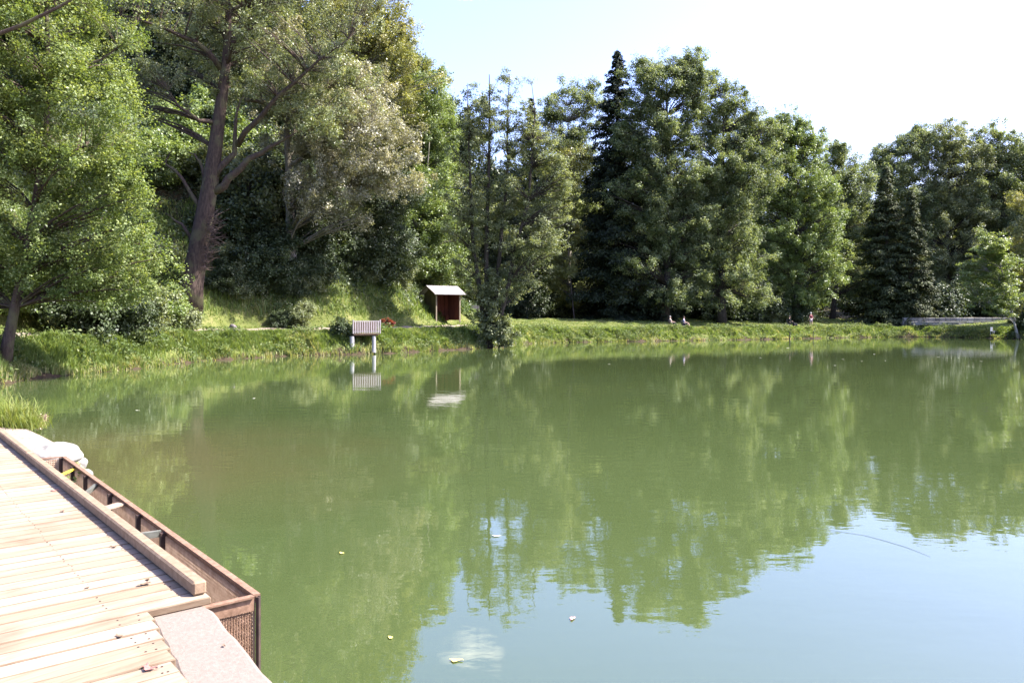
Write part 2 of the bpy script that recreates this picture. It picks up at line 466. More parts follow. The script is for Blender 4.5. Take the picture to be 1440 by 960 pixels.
def grow(name, label, cat, base, lobes, mat, bark, rs, nleaf=40000, leaf=0.2, ratio=0.62, tips=400, spray=0.7, flat=0.92,
         trunk=None, r0=0.3, limbs=(), group=None, shell=0.45, upbias=0.55, bare_frac=0.75, nsides=8, parts=None, stray=0.06, twig=0.016, puff=4.6, pufr=2.0):
    """a tree as trunk + crown under one Empty; every coordinate given is world space"""
    base = np.array(base, float)
    root = empty(name, tuple(base), label, cat, group)
    lob = [(np.array(l[0], float), np.array(l[1], float), (l[2] if len(l) > 2 else 1.0)) for l in lobes]
    top = max(l[0][2] + l[1][2] for l in lob)
    ctr = sum(l[0] * np.prod(l[1]) for l in lob) / sum(np.prod(l[1]) for l in lob)
    nleaf = int(nleaf * 1.65); leaf = leaf * 0.93
    wood = MB(); skel = []; skr = []
    if trunk is None:
        tp = np.array([ctr[0], ctr[1], base[2] + (top - base[2]) * 0.9])
        m1 = base + (tp - base) * 0.4 + np.array([rs.normal() * .3, rs.normal() * .3, 0])
        trunk = [base - np.array([0, 0, .3]), m1, tp]
    tl = smooth_poly(trunk, 14)
    k = np.linspace(0, 1, len(tl))
    rr = r0 * (1 - k) ** 0.8 * 0.85 + 0.035
    rr[0] *= 1.5; rr[1] *= 1.12
    wood.tube((tl - base).tolist(), rr.tolist(), nsides + 2)
    skel += list(tl[2:]); skr += list(rr[2:])
    for lb in limbs:
        pts, ra = lb[0], lb[1]
        pl = smooth_poly(pts, 10)
        pl[1:-1] += rs.normal(size=(len(pl) - 2, 3)) * ra * 0.35
        kk = np.linspace(0, 1, len(pl)); rl = ra * (1 - kk) ** 0.9 + 0.018
        wood.tube((pl - base).tolist(), rl.tolist(), nsides)
        if len(lb) < 3:                      # a live limb can carry leaf sprays
            skel += list(pl[1:]); skr += list(rl[1:])
    vol = np.array([np.prod(l[1]) ** 0.72 * l[2] for l in lob]); vol /= vol.sum()
    which = rs.choice(len(lob), tips, p=vol)
    C = np.array([l[0] for l in lob])[which]; R = np.array([l[1] for l in lob])[which]
    dirs = unit(rs.normal(size=(tips, 3)))
    u = 1 - shell * rs.rand(tips) ** 1.3
    ph = rs.rand(3) * 6
    u *= 1 + 0.10 * np.sin(dirs[:, 0] * 5 + ph[0]) * np.cos(dirs[:, 2] * 6 + ph[1]) + 0.06 * rs.normal(size=tips)
    st = rs.rand(tips) < stray
    u[st] *= 1.12 + 0.15 * rs.rand(st.sum())
    T = C + dirs * R * u[:, None]
    # gather the tips into puffs of foliage with gaps between them
    K_ = max(6, int(tips / puff)); pc = T[:K_].copy(); own_p = rs.randint(0, K_, tips)
    pd = unit(rs.normal(size=(tips, 3)) + np.array([0, 0, .45])); pr = spray * pufr * (.65 + .7 * rs.rand(K_))
    T2 = pc[own_p] + pd * (pr[own_p] * (.55 + .45 * rs.rand(tips)))[:, None] * np.array([1, 1, .95])
    sel = rs.rand(tips) < .88
    T = np.where(sel[:, None], T2, T); C = np.where(sel[:, None], pc[own_p] - np.array([0, 0, .3]), C)
    gz = height(T[:, 0], T[:, 1]) + 0.15
    T[:, 2] = np.maximum(T[:, 2], gz)
    sk = np.array(skel); skr = np.array(skr)
    dv = T[:, None, :] - sk[None]
    dist = np.linalg.norm(dv, axis=-1)
    cost = dist + 2.0 * np.clip(0.30 * dist - dv[..., 2], 0, None)
    best = cost.argmin(1)
    for i in range(tips):
        a = sk[best[i]]; c = T[i]; L = dist[i, best[i]]
        if rs.rand() > bare_frac or L < 0.2: continue
        b = (a + c) / 2 + np.array([rs.normal() * .08 * L, rs.normal() * .08 * L, 0.12 * L])
        rb = min(skr[best[i]] * 0.6, twig * 0.6 + 0.011 * L)
        bz = bez(a, b, c, 5) - base
        wood.tube(bz.tolist(), [rb, rb * .8, rb * .6, rb * .4, 0.006], 4, cap=False)
    wood.build('trunk', bark, root, smooth=True)
    # leaves: clumped sprays round every tip, thinning back along its twig
    per = rs.dirichlet(np.full(tips, 3.0)) * nleaf
    per = np.maximum(per.astype(int), 4)
    own = np.repeat(np.arange(tips), per); n = len(own)
    sr = spray * (0.6 + 0.8 * rs.rand(tips))
    off = rs.normal(size=(n, 3)) * np.array([1, 1, flat]) * 0.40
    back = rs.rand(n) ** 2.2 * 0.5
    A = sk[best]
    P = T[own] + off * sr[own][:, None]
    P += (A[own] - T[own]) * back[:, None] * (rs.rand(n) < 0.4)[:, None]
    P[:, 2] -= 0.18 * np.linalg.norm(off[:, :2], axis=1) * sr[own]
    P[:, 2] = np.maximum(P[:, 2], height(P[:, 0], P[:, 1]) + 0.05)
    outw = unit(P - C[own])
    Nn = np.array([0, 0, upbias]) + outw * 0.60 + rs.normal(size=(n, 3)) * 0.60
    sz = leaf * (0.65 + 0.7 * rs.rand(n))
    V, Q = leaf_quads(P - base, Nn, sz, sz * ratio, rs)
    ct = rs.rand(tips)
    tint = np.clip(0.5 + (ct[own] - .5) * 0.55 + rs.normal(size=n) * 0.2, 0, 1)
    link('crown', np_mesh('crown', V, Q, mat, tint=tint), root)
    if parts:
        for pn, mb, pm in parts: mb.build(pn, pm, root)
    return root

def px_lobes(lst, d, depth_scale=1.0):
    out = []
    for l in lst:
        cx, cy, rx, ry = l[:4]; dy = l[4] if len(l) > 4 else 0.0
        c = at(cx, cy, d + dy); s = (d + dy) / F
        out.append((c, (rx * s, rx * s * depth_scale, ry * s), l[5] if len(l) > 5 else 1.0))
    return out

def ground_at(px, d):
    x = (px - 720) / F * d
    return (x, d, H(x, d))

def spruce(name, label, base, height_m, radius, mat, rs, group=None, bottom=0.04, dens=85, whorl=0.5, qs=0.34, lean=0):
    base = np.array(base, float); root = empty(name, tuple(base), label, 'tree', group)
    wood = MB()
    wood.tube([(0, 0, -.3), (0, 0, height_m * .5), (0, 0, height_m * .99)], [radius * .07 + .08, radius * .045 + .05, 0.02], 8)
    Ps = []; Ns = []; Ax = []; own = []
    z = height_m * bottom; bi = 0
    while z < height_m * 0.985:
        k = z / height_m
        R = radius * (1 - k) ** 0.82 * (0.86 + 0.28 * rs.rand())
        nb = max(4, int(5 + 5 * (1 - k)))
        for j in range(nb):
            az = rs.rand() * 2 * math.pi; L = R * (0.72 + 0.38 * rs.rand()) + 0.12
            hz = np.array([math.cos(az), math.sin(az), 0])
            drop = (0.36 * (1 - k) + 0.02) * L
            a = np.array([0, 0, z]); m = a + hz * L * .55 + np.array([0, 0, -drop * .55 + 0.05 * L]); e = a + hz * L + np.array([0, 0, -drop * .8 + .06 * L])
            pts = bez(a, m, e, 5)
            wood.tube(pts.tolist(), [0.03, .022, .016, .01, .005], 3, cap=False)
            n = max(8, int(dens * L / radius * (0.7 + .6 * rs.rand())))
            t = rs.rand(n) ** 0.75
            q = (1 - t)[:, None] ** 2 * a + (2 * t * (1 - t))[:, None] * m + (t ** 2)[:, None] * e
            side = np.cross(hz, [0, 0, 1])
            wdt = 0.22 * L * (1 - t * 0.75) + 0.06
            so = rs.normal(size=n) * wdt * .8
            q = q + side * so[:, None] + rs.normal(size=(n, 3)) * 0.06
            q[:, 2] -= np.abs(so) * 0.35 + rs.rand(n) * 0.12 * L
            Ps.append(q); Ns.append(np.array([0, 0, .6]) + hz * .55 + rs.normal(size=(n, 3)) * .5)
            Ax.append(np.tile(hz * .8 + np.array([0, 0, -.6]), (n, 1)) + side * (np.sign(so) * .5)[:, None])
            own.append(np.full(n, bi)); bi += 1
        z += whorl * (0.7 + 0.6 * rs.rand()) * (0.55 + 0.6 * (1 - k))
    wood.build('trunk', M['bark_dark'], root)
    P = np.concatenate(Ps); N_ = np.concatenate(Ns); A_ = np.concatenate(Ax); own = np.concatenate(own)
    wz = P + base; P[:, 2] = np.maximum(P[:, 2], height(wz[:, 0], wz[:, 1]) - base[2] + .05)
    sz = qs * (0.6 + .8 * rs.rand(len(P)))
    V, Q = leaf_quads(P, N_, sz, sz * .42, rs, axis=A_)
    ct = rs.rand(bi)
    tint = np.clip(.5 + (ct[own] - .5) * .5 + rs.normal(size=len(P)) * .18, 0, 1)
    link('crown', np_mesh('crown', V, Q, mat, tint=tint), root)
    return root

def copy_thing(src, loc, label, rz=0.0, sc=(1, 1, 1), group=None):
    r = src.copy(); COL.objects.link(r)
    r.location = loc; r.rotation_euler = (0, 0, rz); r.scale = sc
    r['label'] = label
    if group: r['group'] = group
    elif 'group' in r: del r['group']
    for ch in src.children:
        c = ch.copy(); COL.objects.link(c); c.parent = r
        for g in ch.children:
            d = g.copy(); COL.objects.link(d); d.parent = c
    return r

def R_(seed): return np.random.RandomState(seed)
# ------------------------------------------------------------------ the trees, nearest first
def P2(lst, d):
    return [at(*(q[:2]), d + (q[2] if len(q) > 2 else 0)) for q in lst]

# leafy tree at the left edge
d = 32.5
b = ground_at(4, d)
grow('broadleaf_tree', 'bright green leafy tree leaning over the water at the left edge of the photo', 'tree', b,
     px_lobes([(40, 40, 150, 130), (95, 165, 115, 110), (30, 285, 120, 95), (135, 320, 80, 80), (10, -110, 170, 130), (-110, 150, 130, 220),
               (170, 235, 48, 55), (60, 385, 90, 45, 1.2, 1.5), (215, 370, 40, 36, 1.5), (150, 385, 70, 50, 1.5, 1.3), (205, 300, 40, 40, 0), (-40, 400, 70, 50, 1)], d, 0.8), M['bright'], M['bark_oak'], R_(1),
     nleaf=165000, leaf=0.12, tips=2400, spray=0.40, r0=0.20, puff=3, pufr=1.7, bare_frac=.22, twig=.010,
     trunk=[tuple(np.array(b) - [0, 0, .3])] + P2([(8, 480), (24, 425), (42, 330), (62, 220), (70, 100), (60, -80)], d),
     limbs=[(P2([(58, 240), (120, 200, .5), (165, 235, .5)], d), .07),
            (P2([(66, 130), (130, 90, -.5), (180, 60, -.4)], d), .07)])

# bare bough of a tree standing outside the frame
d = 17.0
bx = (-13.6, 20.5); b = (bx[0], bx[1], H(*bx))
b = ground_at(-330, 27.0)
grow('overhanging_tree', 'tree outside the left edge reaching a thin bare bough across the top left corner', 'tree', b,
     px_lobes([(-300, -160, 150, 160), (-360, 40, 130, 130)], 27), M['bright'], M['bark_oak'], R_(2), nleaf=26000, leaf=0.14, tips=260, spray=0.6, r0=0.26,
     limbs=[(P2([(-330, 170), (-190, 120), (-90, 78), (0, 50), (60, 27), (122, -2), (190, -60)], 27.0), .13, 1)])

# the big leaning oak
d = 53.0
b = ground_at(262, d)
tw = MB(); rs = R_(33)
o0 = np.array(b)
for i in range(300):
    t = rs.rand()
    cx, cy = 287 + 10 * t + rs.normal() * 3, 378 - 80 * t
    p = np.array(at(cx, cy, d - 0.6 + rs.normal() * .3)); L = (0.3 + 0.9 * rs.rand()) * (1.15 - abs(t - .55))
    dr = unit(np.array([0.9 + rs.normal() * .45, -0.3 + rs.normal() * .6, 0.35 + rs.normal() * .5]))
    q = p + dr * L; mdl = p + dr * L * .5 + np.array([0, 0, -.05])
    tw.tube([p - o0, mdl - o0, q - o0], [.018, .013, .006], 3, cap=False)
grow('oak_tree', 'big leaning oak with a thick red brown trunk and twisted bare limbs behind the path', 'tree', b,
     px_lobes([(330, -60, 170, 110), (240, 45, 100, 85), (400, 60, 120, 100), (345, 105, 80, 50, 2), (455, 120, 85, 80), (215, 135, 62, 34),
               (470, -40, 110, 90), (180, 60, 60, 90)], d, .8), M['oak'], M['bark_oak'], R_(3),
     nleaf=88000, leaf=0.13, tips=1700, spray=0.38, r0=0.84, twig=.03,
     trunk=[tuple(np.array(b) - [0, 0, .5])] + P2([(266, 425), (275, 369), (287, 306), (296, 262), (303, 215), (306, 170), (318, 110), (322, 50), (320, -60)], d),
     limbs=[(P2([(296, 272), (325, 253), (350, 225), (392, 195), (430, 182)], d), .30), (P2([(302, 250), (312, 236), (326, 219), (337, 195), (329, 168), (345, 130)], d), .24),
            (P2([(334, 205), (365, 165, -1), (400, 123, -1.5), (440, 92, -2), (490, 55, -2)], d), .20), (P2([(306, 172), (287, 172, -.8), (258, 155, -1.5), (236, 128, -2)], d), .17),
            (P2([(312, 100), (290, 66, -1), (233, 40, -2), (170, 22, -2.5)], d), .19), (P2([(318, 90), (335, 50, -1), (352, 5, -2), (370, -50, -2)], d), .19),
            (P2([(320, 60), (300, 10, 1), (280, -40, 2)], d), .16), (P2([(345, 140), (400, 150, 2), (460, 130, 3)], d), .14),
            (P2([(272, 345), (264, 325), (250, 312), (232, 300)], d), .15, 1), (P2([(284, 300), (268, 270), (251, 242), (231, 230), (197, 214)], d), .15, 1),
            (P2([(232, 230), (236, 220), (243, 208)], d), .05, 1), (P2([(288, 256), (283, 232), (277, 220), (264, 214)], d), .15, 1)],
     parts=[('epicormic_twigs', tw, M['twig'])])

# straight grey trunk beside it with the browning crown
d = 60.0
b = ground_at(410, d)
grow('browning_tree', 'straight grey trunked tree with a browning dry crown right of the leaning oak', 'tree', b,
     px_lobes([(425, 165, 75, 70), (505, 205, 82, 58, -1), (560, 235, 45, 42, -1), (465, 265, 65, 45, -1.5), (480, 140, 80, 60), (400, 90, 60, 60)], d, .9),
     M['dry'], M['bark_grey'], R_(4), nleaf=110000, leaf=0.145, tips=1500, spray=0.42, r0=0.46,
     trunk=[tuple(np.array(b) - [0, 0, .5])] + P2([(411, 400), (408, 300), (406, 240), (402, 160), (405, 60)], d),
     limbs=[(P2([(405, 235), (450, 200, -1), (510, 190, -1.5)], d), .16), (P2([(404, 200), (440, 130), (480, 110)], d), .15), (P2([(407, 265), (440, 262, -1), (490, 260, -1.5)], d), .11)])

# skyline trees on the slope
d = 78.0
grow('slope_tree', 'tall yellow green tree whose ragged crown meets the sky on the wooded slope', 'tree', ground_at(500, d),
     px_lobes([(500, 60, 82, 80), (535, 30, 48, 46), (480, -20, 80, 80), (560, 110, 55, 60), (520, 150, 70, 60), (545, 60, 42, 50)], d), M['olive'], M['bark_grey'], R_(5),
     nleaf=90000, leaf=0.18, tips=1200, spray=0.56, r0=.4)
d = 84.0
grow('slope_tree', 'mid green tree on the slope just right of the ragged yellow green crown', 'tree', ground_at(600, d),
     px_lobes([(598, 190, 46, 82), (575, 160, 38, 60), (618, 245, 36, 66), (590, 290, 50, 70), (612, 150, 20, 36)], d), M['fresh'], M['bark_grey'], R_(6),
     nleaf=72000, leaf=0.18, tips=950, spray=0.56, r0=.3)
d = 74.0
grow('slender_tree', 'slender light green tree with a thin stem behind the open shelter', 'tree', ground_at(585, d + 3),
     px_lobes([(585, 330, 46, 62), (622, 345, 40, 60), (560, 385, 34, 36), (610, 270, 32, 50), (640, 385, 26, 30)], d + 3), M['fresh'], M['bark_grey'], R_(7),
     nleaf=42000, leaf=0.19, tips=420, spray=0.62, r0=.16,
     trunk=P2([(575, 425), (582, 380), (590, 320), (600, 250), (604, 200)], d + 3))
d = 66.0
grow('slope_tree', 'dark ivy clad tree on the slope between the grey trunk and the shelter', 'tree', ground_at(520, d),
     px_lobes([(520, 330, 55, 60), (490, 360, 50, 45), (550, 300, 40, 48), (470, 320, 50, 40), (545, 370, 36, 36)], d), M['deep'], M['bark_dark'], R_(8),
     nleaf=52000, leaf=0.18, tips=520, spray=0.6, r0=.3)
d = 58.0
grow('bushy_tree', 'small grey green bushy tree with its foliage hanging above the pale slope', 'tree', ground_at(512, 67),
     px_lobes([(515, 345, 26, 30), (500, 310, 30, 26), (528, 372, 16, 14), (505, 385, 26, 20)], 65.5), M['oak'], M['bark_dark'], R_(81), nleaf=18000, leaf=0.16, tips=200, spray=0.45, r0=.07)

# many stemmed alder on the bank
d = 64.5
b = ground_at(688, d)
st = [[(683, 470), (674, 400), (666, 350), (661, 280), (659, 190), (657, 120)], [(688, 470), (684, 400), (683, 340), (687, 260), (689, 160), (688, 105)],
      [(693, 470), (697, 400), (703, 350), (712, 270), (714, 180), (717, 105)], [(698, 470), (712, 410, -.5), (728, 350, -1), (745, 270, -1), (752, 180, -1), (748, 120, -1)]]
grow('alder_tree', 'many stemmed airy alder on the bank right of the open shelter', 'tree', b,
     px_lobes([(660, 190, 26, 70), (688, 175, 28, 75), (716, 180, 28, 75), (748, 190, 30, 70), (650, 290, 34, 60), (700, 300, 50, 60), (752, 300, 50, 50),
               (785, 250, 30, 40, -1, 1.6), (730, 395, 24, 30), (755, 345, 44, 28, -1, 1.5), (755, 215, 40, 40, -1, 1.2), (668, 390, 30, 40), (700, 400, 34, 30), (718, 120, 14, 26), (684, 120, 12, 24), (775, 310, 30, 28)], d, .95),
     M['alder'], M['bark_dark'], R_(9), nleaf=70000, leaf=0.135, tips=1500, spray=0.40, flat=.7, r0=.24, shell=.8, stray=.12, puff=4,
     trunk=[tuple(np.array(b) - [0, 0, .4])] + P2(st[1], d), limbs=[(P2(s, d), .2) for s in (st[0], st[2], st[3])])
grow('bank_bush', 'dark bush round the foot of the many stemmed alder at the waterline', 'bush', ground_at(700, d - .6),
     px_lobes([(696, 468, 22, 18), (686, 455, 14, 22), (710, 478, 14, 11), (690, 432, 12, 28), (690, 405, 12, 20)], d - .4), M['alder'], M['bark_dark'], R_(10), nleaf=11000, leaf=0.16, tips=200, spray=.35, r0=.06)

# wood across the pond
d = 104.0
grow('broadleaf_tree', 'pale green round topped tree between the airy alder and the tall dark spruce', 'tree', ground_at(795, d),
     px_lobes([(800, 165, 36, 48), (832, 150, 24, 34), (776, 210, 30, 56), (815, 230, 44, 50), (790, 290, 50, 60)], d), M['lime'], M['bark_grey'], R_(11),
     nleaf=70000, leaf=0.2, tips=900, spray=0.62, r0=.4)
grow('small_tree', 'small yellowish crowned tree showing behind the airy alder', 'tree', ground_at(808, 92),
     px_lobes([(803, 225, 26, 22), (815, 240, 18, 20), (795, 262, 24, 24), (790, 330, 30, 40, 4), (800, 395, 34, 36, 4)], 92), M['olive'], M['bark_dark'], R_(111), nleaf=30000, leaf=.2, tips=280, spray=.6, r0=.04)
b = ground_at(868, 97)
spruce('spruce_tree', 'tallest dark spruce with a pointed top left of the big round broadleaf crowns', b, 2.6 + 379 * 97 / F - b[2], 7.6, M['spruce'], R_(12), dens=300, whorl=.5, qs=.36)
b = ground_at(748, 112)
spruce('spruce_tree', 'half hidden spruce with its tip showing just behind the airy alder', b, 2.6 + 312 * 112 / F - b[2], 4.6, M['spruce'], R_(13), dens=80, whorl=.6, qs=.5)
d = 93.0
grow('broadleaf_tree', 'large broadleaf tree in front of the tallest spruce with the highest round crown', 'tree', ground_at(935, d),
     px_lobes([(932, 118, 40, 46), (905, 125, 26, 40), (980, 100, 30, 26), (915, 190, 46, 60), (960, 150, 40, 56), (950, 240, 56, 66), (905, 290, 54, 50), (965, 320, 60, 56), (930, 375, 70, 34), (930, 418, 66, 20), (885, 180, 26, 50), (975, 110, 26, 30)], d, .9), M['lime'], M['bark_dark'], R_(14),
     nleaf=150000, leaf=0.19, tips=1800, spray=0.58, r0=.5)
d = 94.0
grow('broadleaf_tree', 'broad green tree with a domed crown right of the highest round crown', 'tree', ground_at(1015, d),
     px_lobes([(1000, 150, 40, 46), (1025, 170, 40, 50), (1010, 235, 58, 60), (1050, 230, 30, 60), (1020, 310, 62, 56), (985, 345, 40, 40), (1030, 375, 60, 34), (1010, 420, 70, 18), (1045, 150, 26, 34), (1030, 260, 50, 60), (975, 300, 40, 60), (1064, 175, 26, 34), (1072, 225, 30, 50)], d, .9), M['lime'], M['bark_dark'], R_(15),
     nleaf=150000, leaf=0.19, tips=1800, spray=0.58, r0=.5)
d = 101.0
grow('broadleaf_tree', 'light green tree reaching low to the grass beside the standing angler', 'tree', ground_at(1120, d),
     px_lobes([(1112, 200, 34, 46), (1090, 250, 40, 56), (1140, 260, 38, 50), (1115, 320, 56, 56), (1165, 315, 26, 50), (1140, 385, 48, 36), (1090, 370, 40, 40), (1180, 360, 16, 30), (1125, 425, 34, 12), (1090, 190, 26, 34), (1142, 208, 22, 26), (1116, 255, 44, 50), (1120, 180, 24, 24)], d, .9),
     M['fresh'], M['bark_dark'], R_(16), nleaf=140000, leaf=0.19, tips=1700, spray=0.56, r0=.42)
d = 108.0
grow('broadleaf_tree', 'grey green tree in the dip between the domed crowns and the spruce pair', 'tree', ground_at(1170, d),
     px_lobes([(1160, 222, 26, 30), (1195, 255, 34, 44), (1212, 240, 22, 28), (1180, 250, 30, 40), (1175, 300, 40, 50), (1205, 330, 28, 60), (1190, 390, 36, 40)], d), M['lime'], M['bark_dark'], R_(17),
     nleaf=66000, leaf=0.2, tips=800, spray=0.62, r0=.36)
b = ground_at(1246, 105)
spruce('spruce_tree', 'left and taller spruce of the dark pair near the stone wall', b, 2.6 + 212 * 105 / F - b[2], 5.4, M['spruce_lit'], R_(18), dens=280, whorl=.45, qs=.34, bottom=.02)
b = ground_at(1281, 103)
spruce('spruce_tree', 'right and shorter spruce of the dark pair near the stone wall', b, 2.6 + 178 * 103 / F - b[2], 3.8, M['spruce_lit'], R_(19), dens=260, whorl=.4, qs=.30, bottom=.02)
d = 132.0
big = [(1262, [(1262, 225, 34, 36), (1245, 250, 34, 44), (1290, 205, 30, 30), (1275, 300, 40, 60), (1265, 370, 50, 50)], 'leftmost of the tall dark trees standing behind the spruce pair'),
       (1330, [(1318, 205, 40, 36), (1358, 205, 34, 34), (1345, 250, 50, 56), (1310, 275, 34, 40), (1330, 340, 60, 56), (1340, 400, 56, 36)], 'highest domed tree of the tall dark wood behind the spruce pair'),
       (1405, [(1392, 208, 40, 34), (1432, 215, 30, 28), (1420, 240, 46, 50), (1385, 280, 50, 56), (1410, 350, 60, 56), (1390, 405, 56, 36)], 'tall dark tree behind the pale young tree at the right edge'),
       (1475, [(1470, 215, 46, 40), (1480, 280, 56, 70), (1470, 360, 60, 60)], 'tall dark tree cut by the right edge of the photo')]
for i, (px, lb, lab) in enumerate(big):
    grow('broadleaf_tree', lab, 'tree', ground_at(px, d), px_lobes(lb, d), M['lime'] if i != 1 else M['alder'], M['bark_dark'], R_(20 + i), nleaf=100000, leaf=0.24, tips=1200, spray=0.72, r0=.5)
d = 86.0
b = ground_at(1432, d + 2)
grow('young_tree', 'pale yellow green young tree with thin white stems at the right edge', 'tree', b,
     px_lobes([(1395, 345, 22, 26), (1400, 375, 34, 22), (1385, 398, 30, 16), (1408, 410, 34, 20), (1378, 425, 20, 10), (1405, 432, 22, 10)], d + 2, .9), M['pale'], M['bark_pale'], R_(25),
     nleaf=26000, leaf=0.18, tips=380, spray=.5, flat=.4, r0=.13, upbias=1.0, puff=4,
     limbs=[(P2([(1424, 450), (1412, 440), (1398, 432), (1378, 428)], d + 2), .09), (P2([(1428, 452), (1418, 425), (1405, 400), (1398, 350)], d + 2), .09), (P2([(1421, 450), (1420, 420), (1424, 390)], d + 2), .06)])
d = 80.0
grow('young_tree', 'yellowish leafy tree half cut by the right edge behind the pale young tree', 'tree', ground_at(1462, d + 16),
     px_lobes([(1448, 290, 30, 36), (1440, 340, 22, 30), (1462, 360, 40, 60), (1445, 410, 26, 30)], d + 16, .9), M['olive'], M['bark_pale'], R_(26), nleaf=26000, leaf=.22, tips=260, spray=.6, r0=.2)
grow('bank_bush', 'dark bush overhanging the water at the right end of the far bank', 'bush', ground_at(1446, 89),
     px_lobes([(1440, 458, 16, 16), (1455, 450, 20, 24), (1434, 468, 8, 8)], 88.5), M['deep'], M['bark_dark'], R_(27), nleaf=9000, leaf=.2, tips=110, spray=.4, r0=.06)

# the mass of wood behind: copies of three unseen-from-close trees, each a tree of its own
rs = R_(40)
def back_src(seed, mat, lob):
    o = grow('wood_tree', 'x', 'tree', (0, 0, 0), lob, mat, M['bark_dark'], R_(seed), nleaf=42000, leaf=0.34, tips=300, spray=1.15, r0=.35)
    return o
height_real = height
def height(x, y):                      # the three source trees grow round the origin, on level ground
    return np.zeros(np.shape(x)) - 0.3
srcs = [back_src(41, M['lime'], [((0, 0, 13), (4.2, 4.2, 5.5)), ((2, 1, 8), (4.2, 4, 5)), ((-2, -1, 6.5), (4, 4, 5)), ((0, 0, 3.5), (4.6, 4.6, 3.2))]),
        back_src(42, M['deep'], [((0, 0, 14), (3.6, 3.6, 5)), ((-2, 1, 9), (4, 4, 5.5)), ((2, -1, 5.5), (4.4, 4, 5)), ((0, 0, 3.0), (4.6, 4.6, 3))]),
        back_src(43, M['alder'], [((1, 0, 12.5), (4.6, 4.2, 5)), ((-1.5, 0, 8), (4.2, 4.2, 5)), ((1.5, 1, 4.5), (4.6, 4.4, 4))])]
height = height_real
spots = []
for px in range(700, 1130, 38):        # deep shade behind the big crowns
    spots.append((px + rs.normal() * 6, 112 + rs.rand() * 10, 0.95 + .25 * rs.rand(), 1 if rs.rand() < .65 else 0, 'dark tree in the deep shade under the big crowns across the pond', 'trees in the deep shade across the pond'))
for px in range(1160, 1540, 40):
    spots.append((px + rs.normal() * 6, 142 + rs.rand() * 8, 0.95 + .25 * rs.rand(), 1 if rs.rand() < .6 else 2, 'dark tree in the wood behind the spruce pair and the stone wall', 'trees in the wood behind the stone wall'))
for px in range(-140, 480, 46):        # hilltop behind the oak
    spots.append((px + rs.normal() * 8, 86 + rs.rand() * 10, 0.9 + .3 * rs.rand(), int(rs.randint(3)), 'tree in the wood on the hilltop behind the leaning oak', 'trees on the hilltop'))
for px in range(470, 720, 42):
    spots.append((px + rs.normal() * 6, 97 + rs.rand() * 8, 0.85 + .2 * rs.rand(), int(rs.randint(3)), 'tree in the wood behind the shelter and the airy alder', 'trees in the wood behind the shelter'))
first = [True] * 3
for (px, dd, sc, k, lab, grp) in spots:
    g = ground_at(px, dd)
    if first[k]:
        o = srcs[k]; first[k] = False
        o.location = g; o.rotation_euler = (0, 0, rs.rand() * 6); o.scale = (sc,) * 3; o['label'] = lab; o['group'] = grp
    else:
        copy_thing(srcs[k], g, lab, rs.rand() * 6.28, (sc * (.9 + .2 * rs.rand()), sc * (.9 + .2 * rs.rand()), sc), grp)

# ------------------------------------------------------------------ shrubs on the slope and along the wood's edge
height_keep = height
def height(x, y):
    return np.zeros(np.shape(x)) - 0.2
def shrub_src(seed, mat, leaf, n, lob):
    return grow('shrub', 'x', 'shrub', (0, 0, 0), lob, mat, M['bark_dark'], R_(seed), nleaf=n, leaf=leaf, tips=110, spray=.42, r0=.06, trunk=[(0, 0, -.2), (0.1, 0, .5), (0, 0.1, 1.3)])
sh = [shrub_src(51, M['deep'], .15, 9000, [((0, 0, 1.0), (1.4, 1.4, 1.1)), ((.8, .3, .7), (1, 1, .8)), ((-.7, -.2, 1.5), (.9, .9, .9))]),
      shrub_src(52, M['alder'], .15, 9000, [((0, 0, 1.2), (1.3, 1.3, 1.3)), ((-.8, .3, .8), (1.1, 1, .8)), ((.5, -.2, 1.9), (.8, .8, .8))]),
      shrub_src(53, M['fresh'], .16, 8000, [((0, 0, .9), (1.5, 1.4, .9)), ((.7, .3, 1.4), (.8, .9, .8))])]
height = height_keep
sp = []
G1 = 'shrubs in the dark undergrowth of the slope'; L1 = 'dark leafy shrub in the undergrowth of the wooded slope behind the path'
